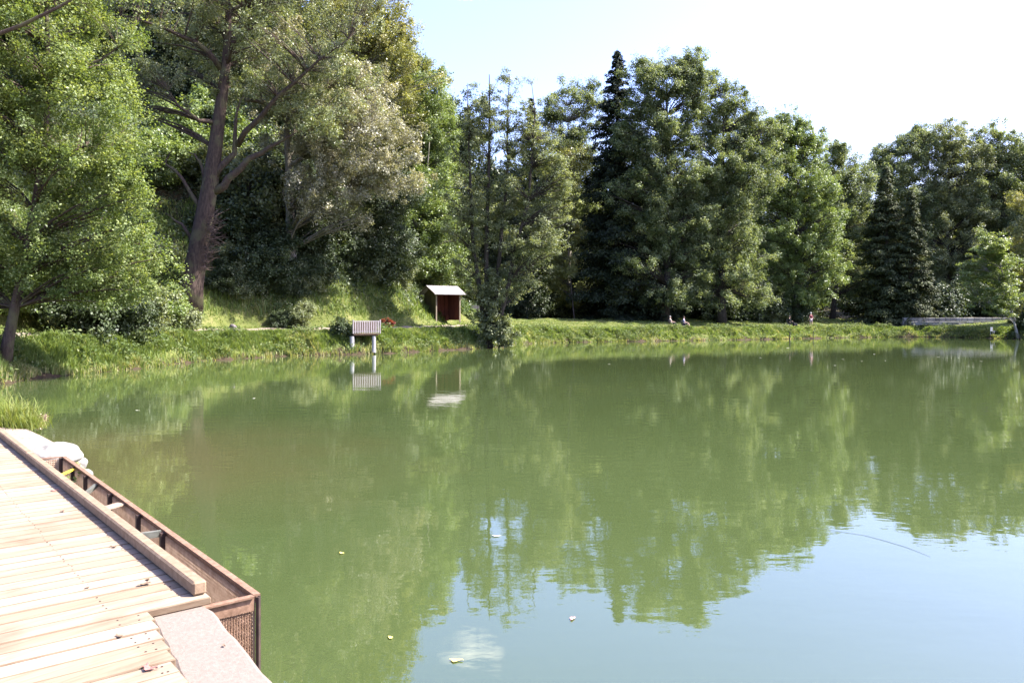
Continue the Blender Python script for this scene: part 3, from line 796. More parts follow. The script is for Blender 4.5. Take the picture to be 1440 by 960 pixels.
for px, dd, sc, k in [(120, 41, 1.2, 0), (165, 42, 1.1, 0), (205, 46, 1.0, 1), (228, 50, 1.1, 2), (180, 50, 1.3, 1), (140, 48, 1.4, 0), 
                      (330, 60, 1.5, 0), (355, 62, 1.8, 1), (375, 58, 1.1, 0), (345, 66, 1.9, 0), (385, 66, 1.9, 0), (425, 57, .7, 1), (398, 56.5, .6, 0), (345, 57, .9, 1), (365, 58.5, 1.2, 0), (385, 60, 1.3, 0), (410, 58.6, .7, 0), (430, 59.5, .8, 1), (448, 60.5, 1.0, 0), (330, 57, .8, 0), (372, 64, 1.7, 0), (440, 66, 1.9, 0), (495, 67, 1.2, 1), (530, 69, 1.2, 0), (550, 71, 1.3, 0), (592, 78, 1.5, 2), (228, 63, 1.5, 2), (248, 66, 1.5, 2), (208, 60, 1.3, 2), (262, 71, 1.8, 2), (322, 66, 1.4, 2), (350, 70, 1.6, 2), (312, 56, .7, 0), (325, 57.5, .8, 1), (490, 66, .9, 0), (508, 67.5, .8, 1), (528, 67, .7, 0), (548, 68.5, .8, 0), (468, 63, .7, 0), (565, 69.5, .7, 1), (436, 62, 1.3, 0), (450, 66, 1.7, 0), (475, 64, 1.1, 0),
                      (480, 70, 1.8, 0), (510, 70, 1.5, 0), (540, 70, 1.4, 0), (560, 72, 1.2, 1), (575, 75, 1.3, 2), (320, 70, 2.0, 0), (420, 70, 2.0, 0), (360, 74, 2.2, 1), (300, 64, 1.3, 1), (455, 74, 2.2, 1), (580, 80, 1.6, 0), (610, 83, 1.5, 0), (645, 84, 1.4, 1), (675, 86, 1.3, 0), (80, 43, 1.2, 1), (45, 42, 1.2, 0), (20, 40, 1.2, 2)]:
    sp.append((px, dd, sc, k, L1, G1))
rs = R_(55)
G2 = 'shrubs under the wood across the pond'; L2 = 'dark shrub in the shade under the wood across the pond'
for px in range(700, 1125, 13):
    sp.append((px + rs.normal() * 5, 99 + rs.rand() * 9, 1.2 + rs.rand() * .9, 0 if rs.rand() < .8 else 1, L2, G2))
for px in range(1235, 1450, 19):
    sp.append((px + rs.normal() * 5, 118 + rs.rand() * 6, 1.6 + rs.rand() * 1.0, 0, 'dark shrub in the shade behind the stone wall', 'shrubs behind the stone wall'))
first = [True] * 3
for (px, dd, sc, k, lab, grp) in sp:
    g = ground_at(px, dd)
    if first[k]:
        o = sh[k]; first[k] = False
        o.location = g; o.scale = (sc,) * 3; o['label'] = lab; o['group'] = grp
    else:
        copy_thing(sh[k], g, lab, rs.rand() * 6.28, (sc * (.85 + .3 * rs.rand()), sc * (.85 + .3 * rs.rand()), sc * (.85 + .3 * rs.rand())), grp)
grow('bank_bush', 'glossy dark bush growing against the left side of the slatted platform', 'bush', ground_at(482, 54.6),
     px_lobes([(478, 468, 12, 14), (472, 462, 12, 10), (486, 466, 8, 9)], 54.4), M['deep'], M['bark_dark'], R_(28), nleaf=5000, leaf=.13, tips=90, spray=.3, r0=.04)
grow('small_bush', 'small dark green bush at the foot of the leaning oak', 'bush', ground_at(272, 50),
     px_lobes([(272, 446, 15, 12), (262, 450, 10, 8)], 50), M['alder'], M['bark_dark'], R_(29), nleaf=3500, leaf=.13, tips=60, spray=.3, r0=.03)
grow('red_bush', 'low rusty red bush on the grass right of the slatted platform', 'bush', ground_at(543, 59.5),
     px_lobes([(543, 452, 7, 4), (550, 453, 6, 3)], 59.5), M['redleaf'], M['bark_dark'], R_(30), nleaf=500, leaf=.12, tips=20, spray=.15, r0=.02)
# ------------------------------------------------------------------ grass, weeds and undergrowth that nobody could count
def scatter(n, xr, yr, keep, rs):
    out = []
    tot = 0
    while tot < n:
        m = n * 3
        x = rs.uniform(*xr, m); y = rs.uniform(*yr, m)
        x = (x) * 1.0
        v = np.abs(x) < 0.70 * y + 4
        x = x[v]; y = y[v]
        k = keep(x, y, rs)
        x = x[k]; y = y[k]; out.append((x, y)); tot += len(x)
    x = np.concatenate([o[0] for o in out])[:n]; y = np.concatenate([o[1] for o in out])[:n]
    return x, y, height(x, y)

def blades(P, Lh, W, rs, bend=0.35):
    n = len(P)
    az = rs.rand(n) * 2 * np.pi
    h = np.stack([np.cos(az), np.sin(az), np.zeros(n)], -1)
    s = np.stack([-np.sin(az), np.cos(az), np.zeros(n)], -1)
    ln = (bend * (0.3 + rs.rand(n)))[:, None]
    Lh = Lh[:, None]; W = W[:, None]
    up = np.array([0, 0, 1.0])
    a = P - s * W / 2; b = P + s * W / 2
    m = P + up * Lh * .6 + h * Lh * ln * .4
    t = P + up * Lh * (1 - ln * .35) + h * Lh * ln
    V = np.stack([a, b, m + s * W * .4, m - s * W * .4, t], 1).reshape(-1, 3)
    i = np.arange(n)[:, None] * 5
    Q = (i + np.array([[0, 1, 2, 3]])); T = (i + np.array([[3, 2, 4]]))
    return V, Q, T

rs = R_(60)
XR, YR = (-34, 62), (20, 112)
def band(lo, hi, fall):
    def f(x, y, r):
        s = sdist(x, y)
        vis = (np.abs(x) < 0.68 * y + 3)
        w = np.clip(45.0 / y, 0, 1.3) ** fall
        return (s > lo) & (s < hi) & vis & (r.rand(len(x)) < w) & (path_mask(x, y, s) < 0.4)
    return f
def grass_object(name, n, lo, hi, h0, w0, fall, seed, patch, xr=XR):
    r = R_(seed)
    bf = band(lo, hi, fall)
    x, y, z = scatter(n, xr, YR, lambda x, y, q: bf(x, y, q) & ((sdist(x, y) > .85) | (wob(x, y, 1.9, 2) > .1) | (q.rand(len(x)) < .18)), r)
    P = np.stack([x, y, z - 0.03], -1)
    s = sdist(x, y)
    tuft = 0.5 + 0.5 * wob(x, y, 2.2, 3) ; tuft2 = 0.5 + 0.5 * wob(x, y, 5.1, 1)
    L = h0 * (0.35 + 1.3 * tuft * tuft2 + 0.5 * r.rand(n)) * np.interp(y, [60, 85], [1, .62]) * np.interp(s, [1.7, 2.8], [1, .34] if lo < 1 else [1, 1])
    W = np.maximum(w0 * (0.6 + .8 * r.rand(n)), y * 0.0007)
    V, Q, T = blades(P, L, W, r, .55)
    dry = sstep(.1, .8, wob(x, y, .9, 5)) * .35 + sstep(0.8, 0.0, s) * .40
    t = np.clip(0.42 + 0.18 * r.normal(size=n) + dry * (r.rand(n) < .6) - patch * tuft2 * .25, 0, 1)
    return tag(link(name, np_mesh(name, V, Q, M['grass'], tint=np.concatenate([t, t]), tris=T)), 'long uneven green grass covering the bank round the pond', 'grass', kind='stuff')
grass_object('bank_grass', 230000, 0.0, 3.6, 0.42, 0.030, 1.5, 61, .6)
o = grass_object('slope_grass', 30000, 6.4, 14, 0.60, 0.040, 1.0, 66, .8, (-34, -6))
o['label'] = 'rough half dry grass on the slope behind the path'
o = grass_object('short_grass', 130000, 3.2, 14.5, 0.16, 0.040, 1.2, 62, .2)
o['label'] = 'short sunlit turf on the flat strip behind the bank'

# broad leaved weeds in the bank
r = R_(63)
n = 34000
x, y, z = scatter(n // 17, XR, YR, lambda x, y, q: (lambda s: (s > .1) & (s < 2.9) & (np.abs(x) < .68 * y + 3) & (wob(x, y, 1.1, 2.2) > .1))(sdist(x, y)), r)
cx = np.repeat(np.arange(len(x)), 17); n = len(cx)
off = r.normal(size=(n, 3)) * [.22, .22, .14]
P = np.stack([x, y, z + .22], -1)[cx] + off
sz = (.10 + .10 * r.rand(n)); Nn = np.array([0, -.2, .8]) + r.normal(size=(n, 3)) * .6
V, Q = leaf_quads(P, Nn, sz, sz * .6, r)
ti = np.clip(r.rand(len(x))[cx] * .7 + .3 * r.rand(n), 0, 1)
tag(link('bank_weeds', np_mesh('bank_weeds', V, Q, M['weed'], tint=ti)), 'broad leaved weeds mixed into the grass of the bank', 'weeds', kind='stuff')

# fern and ivy cover on the wooded slope
def under(name, n, cond, mat, size, label, seed, lift):
    r = R_(seed)
    x, y, z = scatter(n, (-75, 62), (28, 130), cond, r)
    P = np.stack([x, y, z + lift * r.rand(n) * (0.5 + 0.5 * wob(x, y, 1.4, 1))], -1)
    sz = size * (.6 + .8 * r.rand(n)) * np.clip(y / 60, .7, 1.5)
    Nn = np.array([0, -.35, .75]) + r.normal(size=(n, 3)) * .5
    V, Q = leaf_quads(P, Nn, sz, sz * .5, r)
    t = np.clip(.5 + .3 * wob(x, y, .7, 2) + .22 * r.normal(size=n), 0, 1)
    tag(link(name, np_mesh(name, V, Q, mat, tint=t)), label, 'ground cover', kind='stuff')
hillm = lambda x, y: (x < -2 - 0.0 * y) & (np.abs(x) < .70 * y + 4)
fernp = lambda x, y: (wob(x, y, .33, .6) + 0.9 * np.exp(-(((x + 29) / 9) ** 2 + ((y - 68) / 10) ** 2))) > .35
under('fern_cover', 70000, lambda x, y, q: hillm(x, y) & (sdist(x, y) > 8.5) & (sdist(x, y) < 60) & fernp(x, y), M['fern'], .26, 'pale green ferns covering the open slope behind the leaning oak', 64, .7)
ivyp = lambda x, y: (wob(x, y, .62, 4) + .5 * wob(x, y, 1.7, 1)) > -.15
under('slope_cover', 90000, lambda x, y, q: hillm(x, y) & (sdist(x, y) > 6.6) & (sdist(x, y) < 40) & ~fernp(x, y) & ~ivyp(x, y), M['weed'], .22, 'rough weeds covering the slope behind the path', 65, .9)
under('ivy_cover', 100000, lambda x, y, q: hillm(x, y) & (sdist(x, y) > 7.4) & (sdist(x, y) < 40) & ivyp(x, y), M['deep'], .20, 'dark ivy and brambles in patches on the slope behind the path', 67, 1.1)

# ------------------------------------------------------------------ boardwalk in the left foreground
def plank_mat():
    m, nt, out = new_mat('pine_boards')
    v = mapping(nt, (1.2, 26, 26), (0, 0, 0))
    rot = mapping(nt, (1, 1, 1), (0, 0, -(math.pi / 2 - KA)))
    mp = nt.nodes.new('ShaderNodeMapping'); mp.inputs['Scale'].default_value = (1.0, 22, 22); nt.links.new(rot, mp.inputs['Vector'])
    n = noise(nt, 2.2, 8, mp.outputs[0], 0.65, .3)
    n2 = noise(nt, 2.6, 5, rot)
    r = ramp(nt, [(0.3, (0.195, 0.146, 0.104)), (0.5, (0.242, 0.193, 0.142)), (0.72, (0.280, 0.236, 0.184))], n.outputs[0])
    a = nt.nodes.new('ShaderNodeAttribute'); a.attribute_name = 'tint'
    g = ramp(nt, [(0, (0.22, 0.17, 0.13)), (0.3, (0.84, 0.76, 0.66)), (1, (1.14, 1.15, 1.16))], a.outputs['Fac'])
    c = mix_rgb(nt, r.outputs[0], g.outputs[0], 1.0, 'MULTIPLY')
    st = ramp(nt, [(0.52, (1, 1, 1)), (0.75, (0.70, 0.66, 0.62))], n2.outputs[0])
    c = mix_rgb(nt, c, st.outputs[0], 1.0, 'MULTIPLY')
    p = nt.nodes.new('ShaderNodeBsdfPrincipled'); p.inputs['Roughness'].default_value = .8; p.inputs['Specular IOR Level'].default_value = .25
    nt.links.new(c, p.inputs['Base Color'])
    b = nt.nodes.new('ShaderNodeBump'); b.inputs['Strength'].default_value = .35; b.inputs['Distance'].default_value = .004
    nt.links.new(n.outputs[0], b.inputs['Height']); nt.links.new(b.outputs[0], p.inputs['Normal'])
    nt.links.new(p.outputs[0], out.inputs[0])
    return m
M['plank'] = plank_mat()
M['kerb'] = solid_mat('weathered_beam', (0.145, 0.095, 0.056), (0.26, 0.185, 0.120), 14, .85, .3, usetint=False)
M['rust'] = solid_mat('rusty_steel', (0.105, 0.058, 0.034), (0.24, 0.145, 0.096), 22, .8, .2)
M['rust_backlit'] = solid_mat('backlit_rusty_mesh', (0.34, 0.22, 0.14), (0.56, 0.42, 0.30), 14, .75, .1)  # paler rust, with the light coming through the mesh put into its colour
M['dark_steel'] = solid_mat('dark_steel', (0.022, 0.014, 0.012), (0.06, 0.035, 0.026), 16, .7)
M['concrete'] = solid_mat('pinkish_concrete', (0.152, 0.120, 0.096), (0.196, 0.156, 0.128), 40, .95, .4)
M['grey_concrete'] = solid_mat('grey_concrete', (0.25, 0.24, 0.24), (0.36, 0.35, 0.35), 9, .9, .3)

bw = empty('boardwalk', K(0, -1.5, 0.95), 'pale pine boardwalk in the left foreground with a square timber kerb along the water', 'boardwalk')
o0 = Vector(K(0, -1.5, 0.95))
mb = MB(); rs = R_(70)
kd3 = (KD[0], KD[1], 0); kn3 = (KN[0], KN[1], 0)
a = -6.0; pitch = 0.145
a_edges = []
while a < 12.5:
    w = pitch - 0.007
    ac = a + pitch / 2
    right = 0.085 if ac > -0.02 else (-0.232 + 0.12 * ac) - 0.008
    left = -5.2
    zc = 1.0 - 0.022 + rs.normal() * 0.0012
    # two lengths meet on a joist
    cut = -2.6 + (0.5 if int(round(a / pitch)) % 2 else -0.3)
    for (l0, l1) in ((left, cut - .002), (cut + .002, right + rs.normal() * .003)):
        c = K(ac, (l0 + l1) / 2, zc) - o0
        mb.box(c, l1 - l0, w, 0.044, kn3, kd3, (0, 0, 1), ch=0.006, tint=(float(np.clip(.65 + .2 * rs.normal(), .3, 1)), .17))
    a += pitch
# first board edge must line up with the slab joint at a = 0
mb.build('deck_boards', M['plank'], bw)
kb = MB(); kb.beam(K(0.0, 0.040, 1.046) - o0, K(5.6, 0.040, 1.042) - o0, 0.080, 0.080, ch=0.012)
kb.beam(K(5.606, 0.040, 1.046) - o0, K(12.4, 0.040, 1.042) - o0, 0.080, 0.080, ch=0.012)
kb.build('kerb_beam', M['kerb'], bw)
jb = MB()
for p in (-4.9, -3.8, -2.6, -1.4, -0.42):
    jb.beam(K(-5.9, p, 0.915) - o0, K(12.3, p, 0.915) - o0, 0.075, 0.118)
jb.beam(K(0.1, 0.045, 0.916) - o0, K(12.3, 0.045, 0.916) - o0, 0.05, 0.12)
jb.build('joists', M['kerb'], bw)
sb = MB(); rs = R_(77)
a = -6.0
while a < 9.0:
    ac = a + pitch / 2
    for p in (-0.05, -0.42, -1.4, -2.5):
        if ac < 0 and p > -.3: p = -.30 + .12 * ac
        for da in (-.038, .038):
            sb.lathe(K(ac + da + rs.normal() * .004, p + rs.normal() * .006, 1.0005) - o0, [(.0055, -.002), (.0055, .0012)], 7)
    a += pitch
tag(sb.build('screw_heads', M['dark_steel'], bw), kind='stuff')

# concrete kerbstone of the dam and its face
sl = empty('concrete_slab', K(-1.6, -0.1, 0), 'pinkish concrete slab edging the water at the near end of the timber kerb', 'slab')
o0 = Vector(K(-1.6, -0.1, 0))
vs = []; fs = []
n = 40; rsn = R_(71)
for i in range(n + 1):
    a = -0.004 - 4.6 * i / n
    pl = -0.232 + 0.12 * a; pr = 0.082 + 0.092 * a + rsn.normal() * .004
    if i == 0: pr -= .02
    jag = abs(rsn.normal()) * .007
    for (p, z) in ((pl, -.4), (pl + jag * .6, .948), (pl + .012 + jag, .957), (pr - .022 - jag, .956 + rsn.normal() * .0015), (pr - jag * .4, .938), (pr + .012, -.6)):
        vs.append(K(a, p, z) - o0)
for i in range(n):
    for j in range(5):
        fs.append((i * 6 + j, i * 6 + j + 1, (i + 1) * 6 + j + 1, (i + 1) * 6 + j))
fs.append(tuple(range(6))[::-1]); fs.append(tuple(range(n * 6, n * 6 + 6)))
m_ = MB(); m_.add(vs, [f[::-1] for f in fs]); m_.build('slab', M['concrete'], sl)
# dam wall under the boardwalk edge
dw = MB(); dw.beam(K(0.02, -0.10, 0.15), K(6.6, -0.10, 0.15), 0.16, 1.36)
o = dw.build('dam_wall', M['grey_concrete']); tag(o, 'low concrete dam wall under the water side edge of the boardwalk', 'wall')

# rusty steel screen basket in front of the outlet
ZR = 0.86
bk = empty('screen_basket', K(3.3, 0.3, -0.3), 'rusty steel mesh basket fixed along the water side of the boardwalk', 'basket')
o0 = Vector(K(3.3, 0.3, -0.3))
A0, A1 = 0.20, 6.5
PN0, PN1 = 0.455, 0.535        # distance of the water side panel from the kerb line at either end
def pn(a): return PN0 + (PN1 - PN0) * (a - A0) / (A1 - A0)
PB = 0.10
fr = MB()
fr.beam(K(A0, pn(A0), ZR) - o0, K(A1, pn(A1), ZR) - o0, .045, .012)
fr.beam(K(A0, pn(A0) - .0, ZR - .028) - o0, K(A1, pn(A1) - .0, ZR - .028) - o0, .010, .045)
fr.beam(K(A0, PB, ZR - .003) - o0, K(A0, pn(A0) - .024, ZR - .003) - o0, .045, .012)
fr.beam(K(A0, PB, ZR - .052) - o0, K(A0, pn(A0) - .02, ZR - .052) - o0, .008, .08)
fr.beam(K(A1, PB, ZR - .003) - o0, K(A1, pn(A1) - .024, ZR - .003) - o0, .045, .012)
fr.beam(K(A0, pn(A0), -.35) - o0, K(A1, pn(A1), -.35) - o0, .03, .03)
fr.build('rim_frame', M['rust'], bk)
for a in (5.75, 5.05, 3.92, 2.86, 2.12, A1 - .03):
    u = MB(); u.beam(K(a, pn(a) - .034, ZR - .012) - o0, K(a, pn(a) - .032, -.33) - o0, .04, .04); u.build('upright', M['dark_steel'], bk)
u = MB(); u.beam(K(A0 + .0, pn(A0) + .008, ZR - .01) - o0, K(A0 + .0, pn(A0) + .008, -.33) - o0, .04, .02); u.build('upright', M['dark_steel'], bk)
# mesh panels of real crossed strips
def mesh_panel(name, f, a0, a1, z0, z1, step, wid, mat, horiz):
    q = MB(); 
    k = 0; a = a0
    while a <= a1:
        q.beam(Vector(f(a, z0)) - o0, Vector(f(a, z1)) - o0, wid, .003, up=horiz); a += step
    z = z0
    while z <= z1:
        q.beam(Vector(f(a0, z)) - o0, Vector(f(a1, z)) - o0, .003, wid); z += step
    return q.build(name, mat, bk)
mesh_panel('side_mesh', lambda a, z: K(a, pn(a) - .012, z), A0 + .02, A1 - .02, -.3, ZR - .04, .024, .0150, M['rust_backlit'], kd3)
mesh_panel('end_mesh', lambda p, z: K(A0 + .012, p, z), PB + .01, PN0 - .03, -.3, ZR - .06, .017, .0095, M['rust'], kn3)
mesh_panel('end_mesh', lambda p, z: K(A1 - .012, p, z), PB + .01, PN1 - .03, -.3, ZR - .02, .024, .0145, M['rust_backlit'], kn3)
M['yellow'] = solid_mat('yellow_strap', (0.62, 0.46, 0.03), (0.72, 0.55, 0.05), 8, .6)
M['pale_bar'] = solid_mat('pale_worn_bar', (0.21, 0.145, 0.10), (0.31, 0.23, 0.17), 12, .8)
M['green_grey'] = solid_mat('grey_green_bar', (0.07, 0.072, 0.058), (0.14, 0.14, 0.115), 12, .8)
def bar(name, mat, a0, a1, w, h, z=ZR - .02, bow=0.0):
    q = MB(); pts = []
    for i in range(7):
        t = i / 6
        c = K(a1 + (a0 - a1) * t, (pn(a1) - .03) * (1 - t) + PB * t, z - bow * math.sin(t * math.pi * .5)) - o0
        pts.append(c)
    for i in range(6): q.beam(pts[i], pts[i + 1], w, h)
    return q.build(name, mat, bk)
bar('yellow_strap', M['yellow'], 5.45, 5.68, .05, .012, ZR - .03, .06)
bar('curved_bracket', M['green_grey'], 4.25, 4.55, .05, .03, ZR - .03, .13)
bar('cross_bar', M['pale_bar'], 3.22, 3.45, .12, .012)
bar('cross_bar', M['green_grey'], 2.22, 2.18, .04, .05, ZR - .03)

# ------------------------------------------------------------------ sandy shore, boulder and plants beyond the kerb
def stone_mesh(name, r3, seed, mat, sub=3, amp=.18, parent=None):
    import bmesh
    bm = bmesh.new(); bmesh.ops.create_icosphere(bm, subdivisions=sub, radius=1)
    r = R_(seed); ph = r.rand(6) * 6
    for v in bm.verts:
        c = v.co.copy()
        f = 1 + amp * math.sin(c.x * 3 + ph[0]) * math.cos(c.y * 2.6 + ph[1]) + amp * .6 * math.sin(c.z * 4.5 + ph[2] + c.x * 2) + amp * .3 * math.sin(c.y * 9 + ph[3]) * math.sin(c.x * 8 + ph[4])
        v.co = Vector((c.x * r3[0], c.y * r3[1], c.z * r3[2])) * f
    me = bpy.data.meshes.new(name); bm.to_mesh(me); bm.free()
    for p in me.polygons: p.use_smooth = True
    me.materials.append(mat)
    return link(name, me, parent)
M['stone'] = solid_mat('pale_stone', (0.13, 0.12, 0.10), (0.36, 0.345, 0.32), 5, .9, .8)
M['stone_grey'] = solid_mat('mottled_stone', (0.045, 0.035, 0.038), (0.20, 0.17, 0.175), 9, .9, .6)
o = stone_mesh('boulder', (.37, .33, .17), 3, M['stone'], 4, .13); q = on_z(76, 634, .62); o.location = (q[0], q[1] + .05, .57)
tag(o, 'large rounded pale boulder on the sandy shore beyond the rusty basket', 'boulder')
for i, (px, py, r3) in enumerate([(108, 650, (.16, .13, .12)), (120, 668, (.13, .1, .1)), (95, 640, (.12, .1, .1))]):
    q = on_z(px, py, .12); o = stone_mesh('shore_stone', r3, 10 + i, M['stone'], 3, .14); o.location = (q[0], q[1], .10)
    tag(o, ['white stone at the waterline just below the pale boulder', 'white stone in the water nearest the corner of the rusty basket', 'small stone wedged under the right side of the pale boulder'][i], 'stone')
def tuft(name, label, c, n, hgt, rad, w, mat, seed, extra=None):
    r = R_(seed)
    P = np.stack([r.normal(size=n) * rad, r.normal(size=n) * rad, np.zeros(n) - .02], -1)
    V, Q, T = blades(P, hgt * (.5 + .7 * r.rand(n)), np.full(n, w), r, .8)
    t = np.clip(.6 + .2 * r.normal(size=n), 0, 1)
    root = empty(name, c, label, 'grass tuft')
    link('blades', np_mesh('blades', V, Q, mat, tint=np.concatenate([t, t]), tris=T), root)
    return root
M['tuft'] = leaf_mat('tuft_blade', (0.09, 0.135, 0.024), (0.15, 0.20, 0.040), (0.30, 0.30, 0.11), .42, .6, .25)
def gz(px, d): 
    g = ground_at(px, d); return g
tuft('grass_tuft', 'tall bright green grass tuft on the shore at the left edge', gz(14, 13.6), 900, .50, .20, .010, M['tuft'], 80)
tuft('grass_tuft', 'smaller bright grass tuft just left of the pale boulder', gz(42, 13.4), 420, .30, .13, .009, M['tuft'], 81)
tuft('grass_tuft', 'grass tuft growing low against the right side of the pale boulder', gz(96, 12.4), 200, .16, .07, .008, M['tuft'], 82)
tuft('grass_tuft', 'rank grass clump on the shore outside the left edge', gz(-30, 14.2), 900, .55, .3, .010, M['tuft'], 83)
# pink flowering plant
pf = empty('flowering_plant', gz(52, 13.9), 'plant with dull pink seed heads beside the bright grass tuft', 'plant')
r = R_(84); st_ = MB(); fl = []
for i in range(14):
    e = Vector((r.normal() * .10 + .05, r.normal() * .08, .30 + .16 * r.rand()))
    st_.tube([(r.normal() * .03, r.normal() * .03, -.02), e * .55, e], [.004, .003, .002], 4)
    fl += [np.array(e) + r.normal(size=3) * [.03, .03, .04] for _ in range(26)]
st_.build('stems', M['tuft'], pf)
fl = np.array(fl); n = len(fl); M['pink'] = leaf_mat('pink_head', (.22, .12, .12), (.34, .20, .19), (.48, .32, .30), .3)
V, Q = leaf_quads(fl, r.normal(size=(n, 3)), np.full(n, .03), np.full(n, .02), r)
tag(link('flower_heads', np_mesh('flower_heads', V, Q, M['pink'], tint=r.rand(n)), pf), kind='stuff')
# leafy sprig growing up inside the basket
sg = empty('leafy_sprig', K(5.6, .3, -.1), 'pale green leafy sprig growing up inside the rusty basket', 'plant')
s0 = np.array(K(5.6, .3, -.1)); r = R_(85); sm = MB(); lp = []
for i in range(9):
    e = np.array(K(5.6 + r.normal() * .22 - .1, .27 + r.normal() * .07, .72 + .16 * r.rand())) - s0
    sm.tube([(r.normal() * .04, r.normal() * .04, 0), e * .6, e], [.006, .004, .003], 4)
    lp += [e * (1 - .25 * r.rand()) + r.normal(size=3) * [.06, .05, .03] for _ in range(14)]
sm.build('stems', M['tuft'], sg); lp = np.array(lp); n = len(lp)
V, Q = leaf_quads(lp, np.array([0, 0, 1]) + r.normal(size=(n, 3)) * .4, .05 + .05 * r.rand(n), .03 + .03 * r.rand(n), r)
link('leaves', np_mesh('leaves', V, Q, M['pale'], tint=r.rand(n)), sg)

# fallen leaves and litter
M['leaf_red'] = solid_mat('fallen_red_leaf', (.22, .07, .06), (.40, .19, .15), 30, .7)
M['leaf_brown'] = solid_mat('fallen_brown_leaf', (.10, .065, .04), (.24, .17, .11), 30, .7)
M['leaf_yellow'] = solid_mat('fallen_yellow_leaf', (.50, .42, .08), (.66, .58, .18), 30, .6)
M['leaf_pink'] = solid_mat('fallen_pink_leaf', (.50, .24, .20), (.62, .36, .30), 30, .6)
M['leaf_white'] = solid_mat('pale_floating_leaf', (.55, .52, .40), (.72, .70, .58), 30, .6)
def fallen(name, size, seed, mat, curl=.25):
    r = R_(seed); mbl = MB(); n = 14
    rim = []
    for i in range(n):
        t = 2 * math.pi * i / n
        rad = size * (.5 + .12 * math.sin(t * 3 + r.rand()) + .07 * r.normal())
        x_, y_ = rad * math.cos(t), rad * .62 * math.sin(t)
        rim.append((x_, y_, .003 + curl * size * (x_ / size) ** 2 + abs(r.normal()) * .08 * size * curl))
    vs = rim + [(0, 0, .003)] + [(p[0], p[1], p[2] + .002) for p in rim] + [(0, 0, .005)]
    fs = []
    for i in range(n):
        j = (i + 1) % n
        fs += [(i, n, j), (n + 1 + i, n + 1 + j, 2 * n + 1), (i, j, n + 1 + j, n + 1 + i)]
    mbl.add(vs, fs)
    mbl.tube([(size * .45, 0, .004), (size * .62, .02 * size, .006), (size * .8, .08 * size, .004)], [.002, .0015, .001], 4)
    return mbl.build(name, mat)
for i, (px, py, sz, mt, lab) in enumerate([
        (211, 941, .075, 'leaf_red', 'reddish crumpled leaf on the boards nearest the bottom edge'), (205, 937, .05, 'leaf_red', 'small red scrap beside the reddish crumpled leaf'),
        (168, 895, .05, 'leaf_brown', 'tiny brown leaf on the boards left of the slab'), (203, 822, .09, 'leaf_brown', 'dark curled twiggy leaf on the boards close to the kerb shadow'),
        (208, 815, .05, 'leaf_brown', 'small dark scrap just above the dark curled leaf'), (76, 690, .09, 'leaf_red', 'pinkish leaf lying at the kerb shadow far along the boardwalk'),
        (88, 719, .05, 'leaf_brown', 'brown leaf on the boards below the pinkish leaf'), (160, 769, .06, 'leaf_brown', 'brown leaf on the boards halfway along the kerb'),
        (122, 827, .035, 'leaf_brown', 'dark speck of leaf in the middle of the boards'), (315, 908, .03, 'leaf_brown', 'small dark leaf scrap lying on the concrete slab')]):
    z = 1.002 if px != 315 else .960
    o = fallen('fallen_leaf', sz * .72, 90 + i, M[mt], .5); o.location = on_z(px, py, z); o.rotation_euler = (0, 0, i * 1.3); tag(o, lab, 'leaf')
FG = 'specks floating far out on the pond'
fl_ = [(640, 929, .15, 'leaf_yellow', 'largest yellow leaf floating nearest the bottom edge of the photo', None), (549, 897, .10, 'leaf_yellow', 'small yellow leaf floating left of the largest yellow leaf', None),
       (805, 870, .12, 'leaf_pink', 'pink leaf floating alone on the sky reflection', None), (698, 754, .14, 'leaf_white', 'pale leaf floating on the reflection of the airy alder', None),
       (480, 778, .12, 'leaf_yellow', 'yellowish leaf floating between the basket and the alder reflection', None), (1107, 489.5, .5, 'leaf_white', 'white float on the water in front of the seated angler in black', None)]
for (px, py) in [(1185, 505), (1230, 498), (1212, 508), (890, 493), (1070, 503), (1245, 507), (856, 512), (1320, 502), (1348, 503), (1174, 514), (1380, 508), (357, 560), (193, 577)]:
    fl_.append((px, py, .22 if py < 530 else .15, 'leaf_white', 'pale speck of leaf floating far out on the pond', FG))
for i, (px, py, sz, mt, lab, g) in enumerate(fl_):
    o = fallen('floating_leaf' if 'float on' not in lab else 'fishing_float', sz * .55, 120 + i, M[mt], .12); q = on_z(px, py, 0); o.location = (q[0], q[1], .004); o.rotation_euler = (0, 0, i * 2.1)
    tag(o, lab, 'leaf' if 'float on' not in lab else 'float', g)
q = MB()
M['line'] = solid_mat('dark_line', (.14, .17, .20), (.20, .23, .26), 5, .5)
q.tube([Vector(on_z(x_, y_, 0.004)) for x_, y_ in ((1140, 741), (1170, 745), (1215, 752), (1245, 760), (1275, 769), (1308, 782))], [.0008, .0012, .0018, .002, .0018, .001], 5)
tag(q.build('floating_line', M['line']), 'thin dark line lying on the sky reflection at the right', 'line')

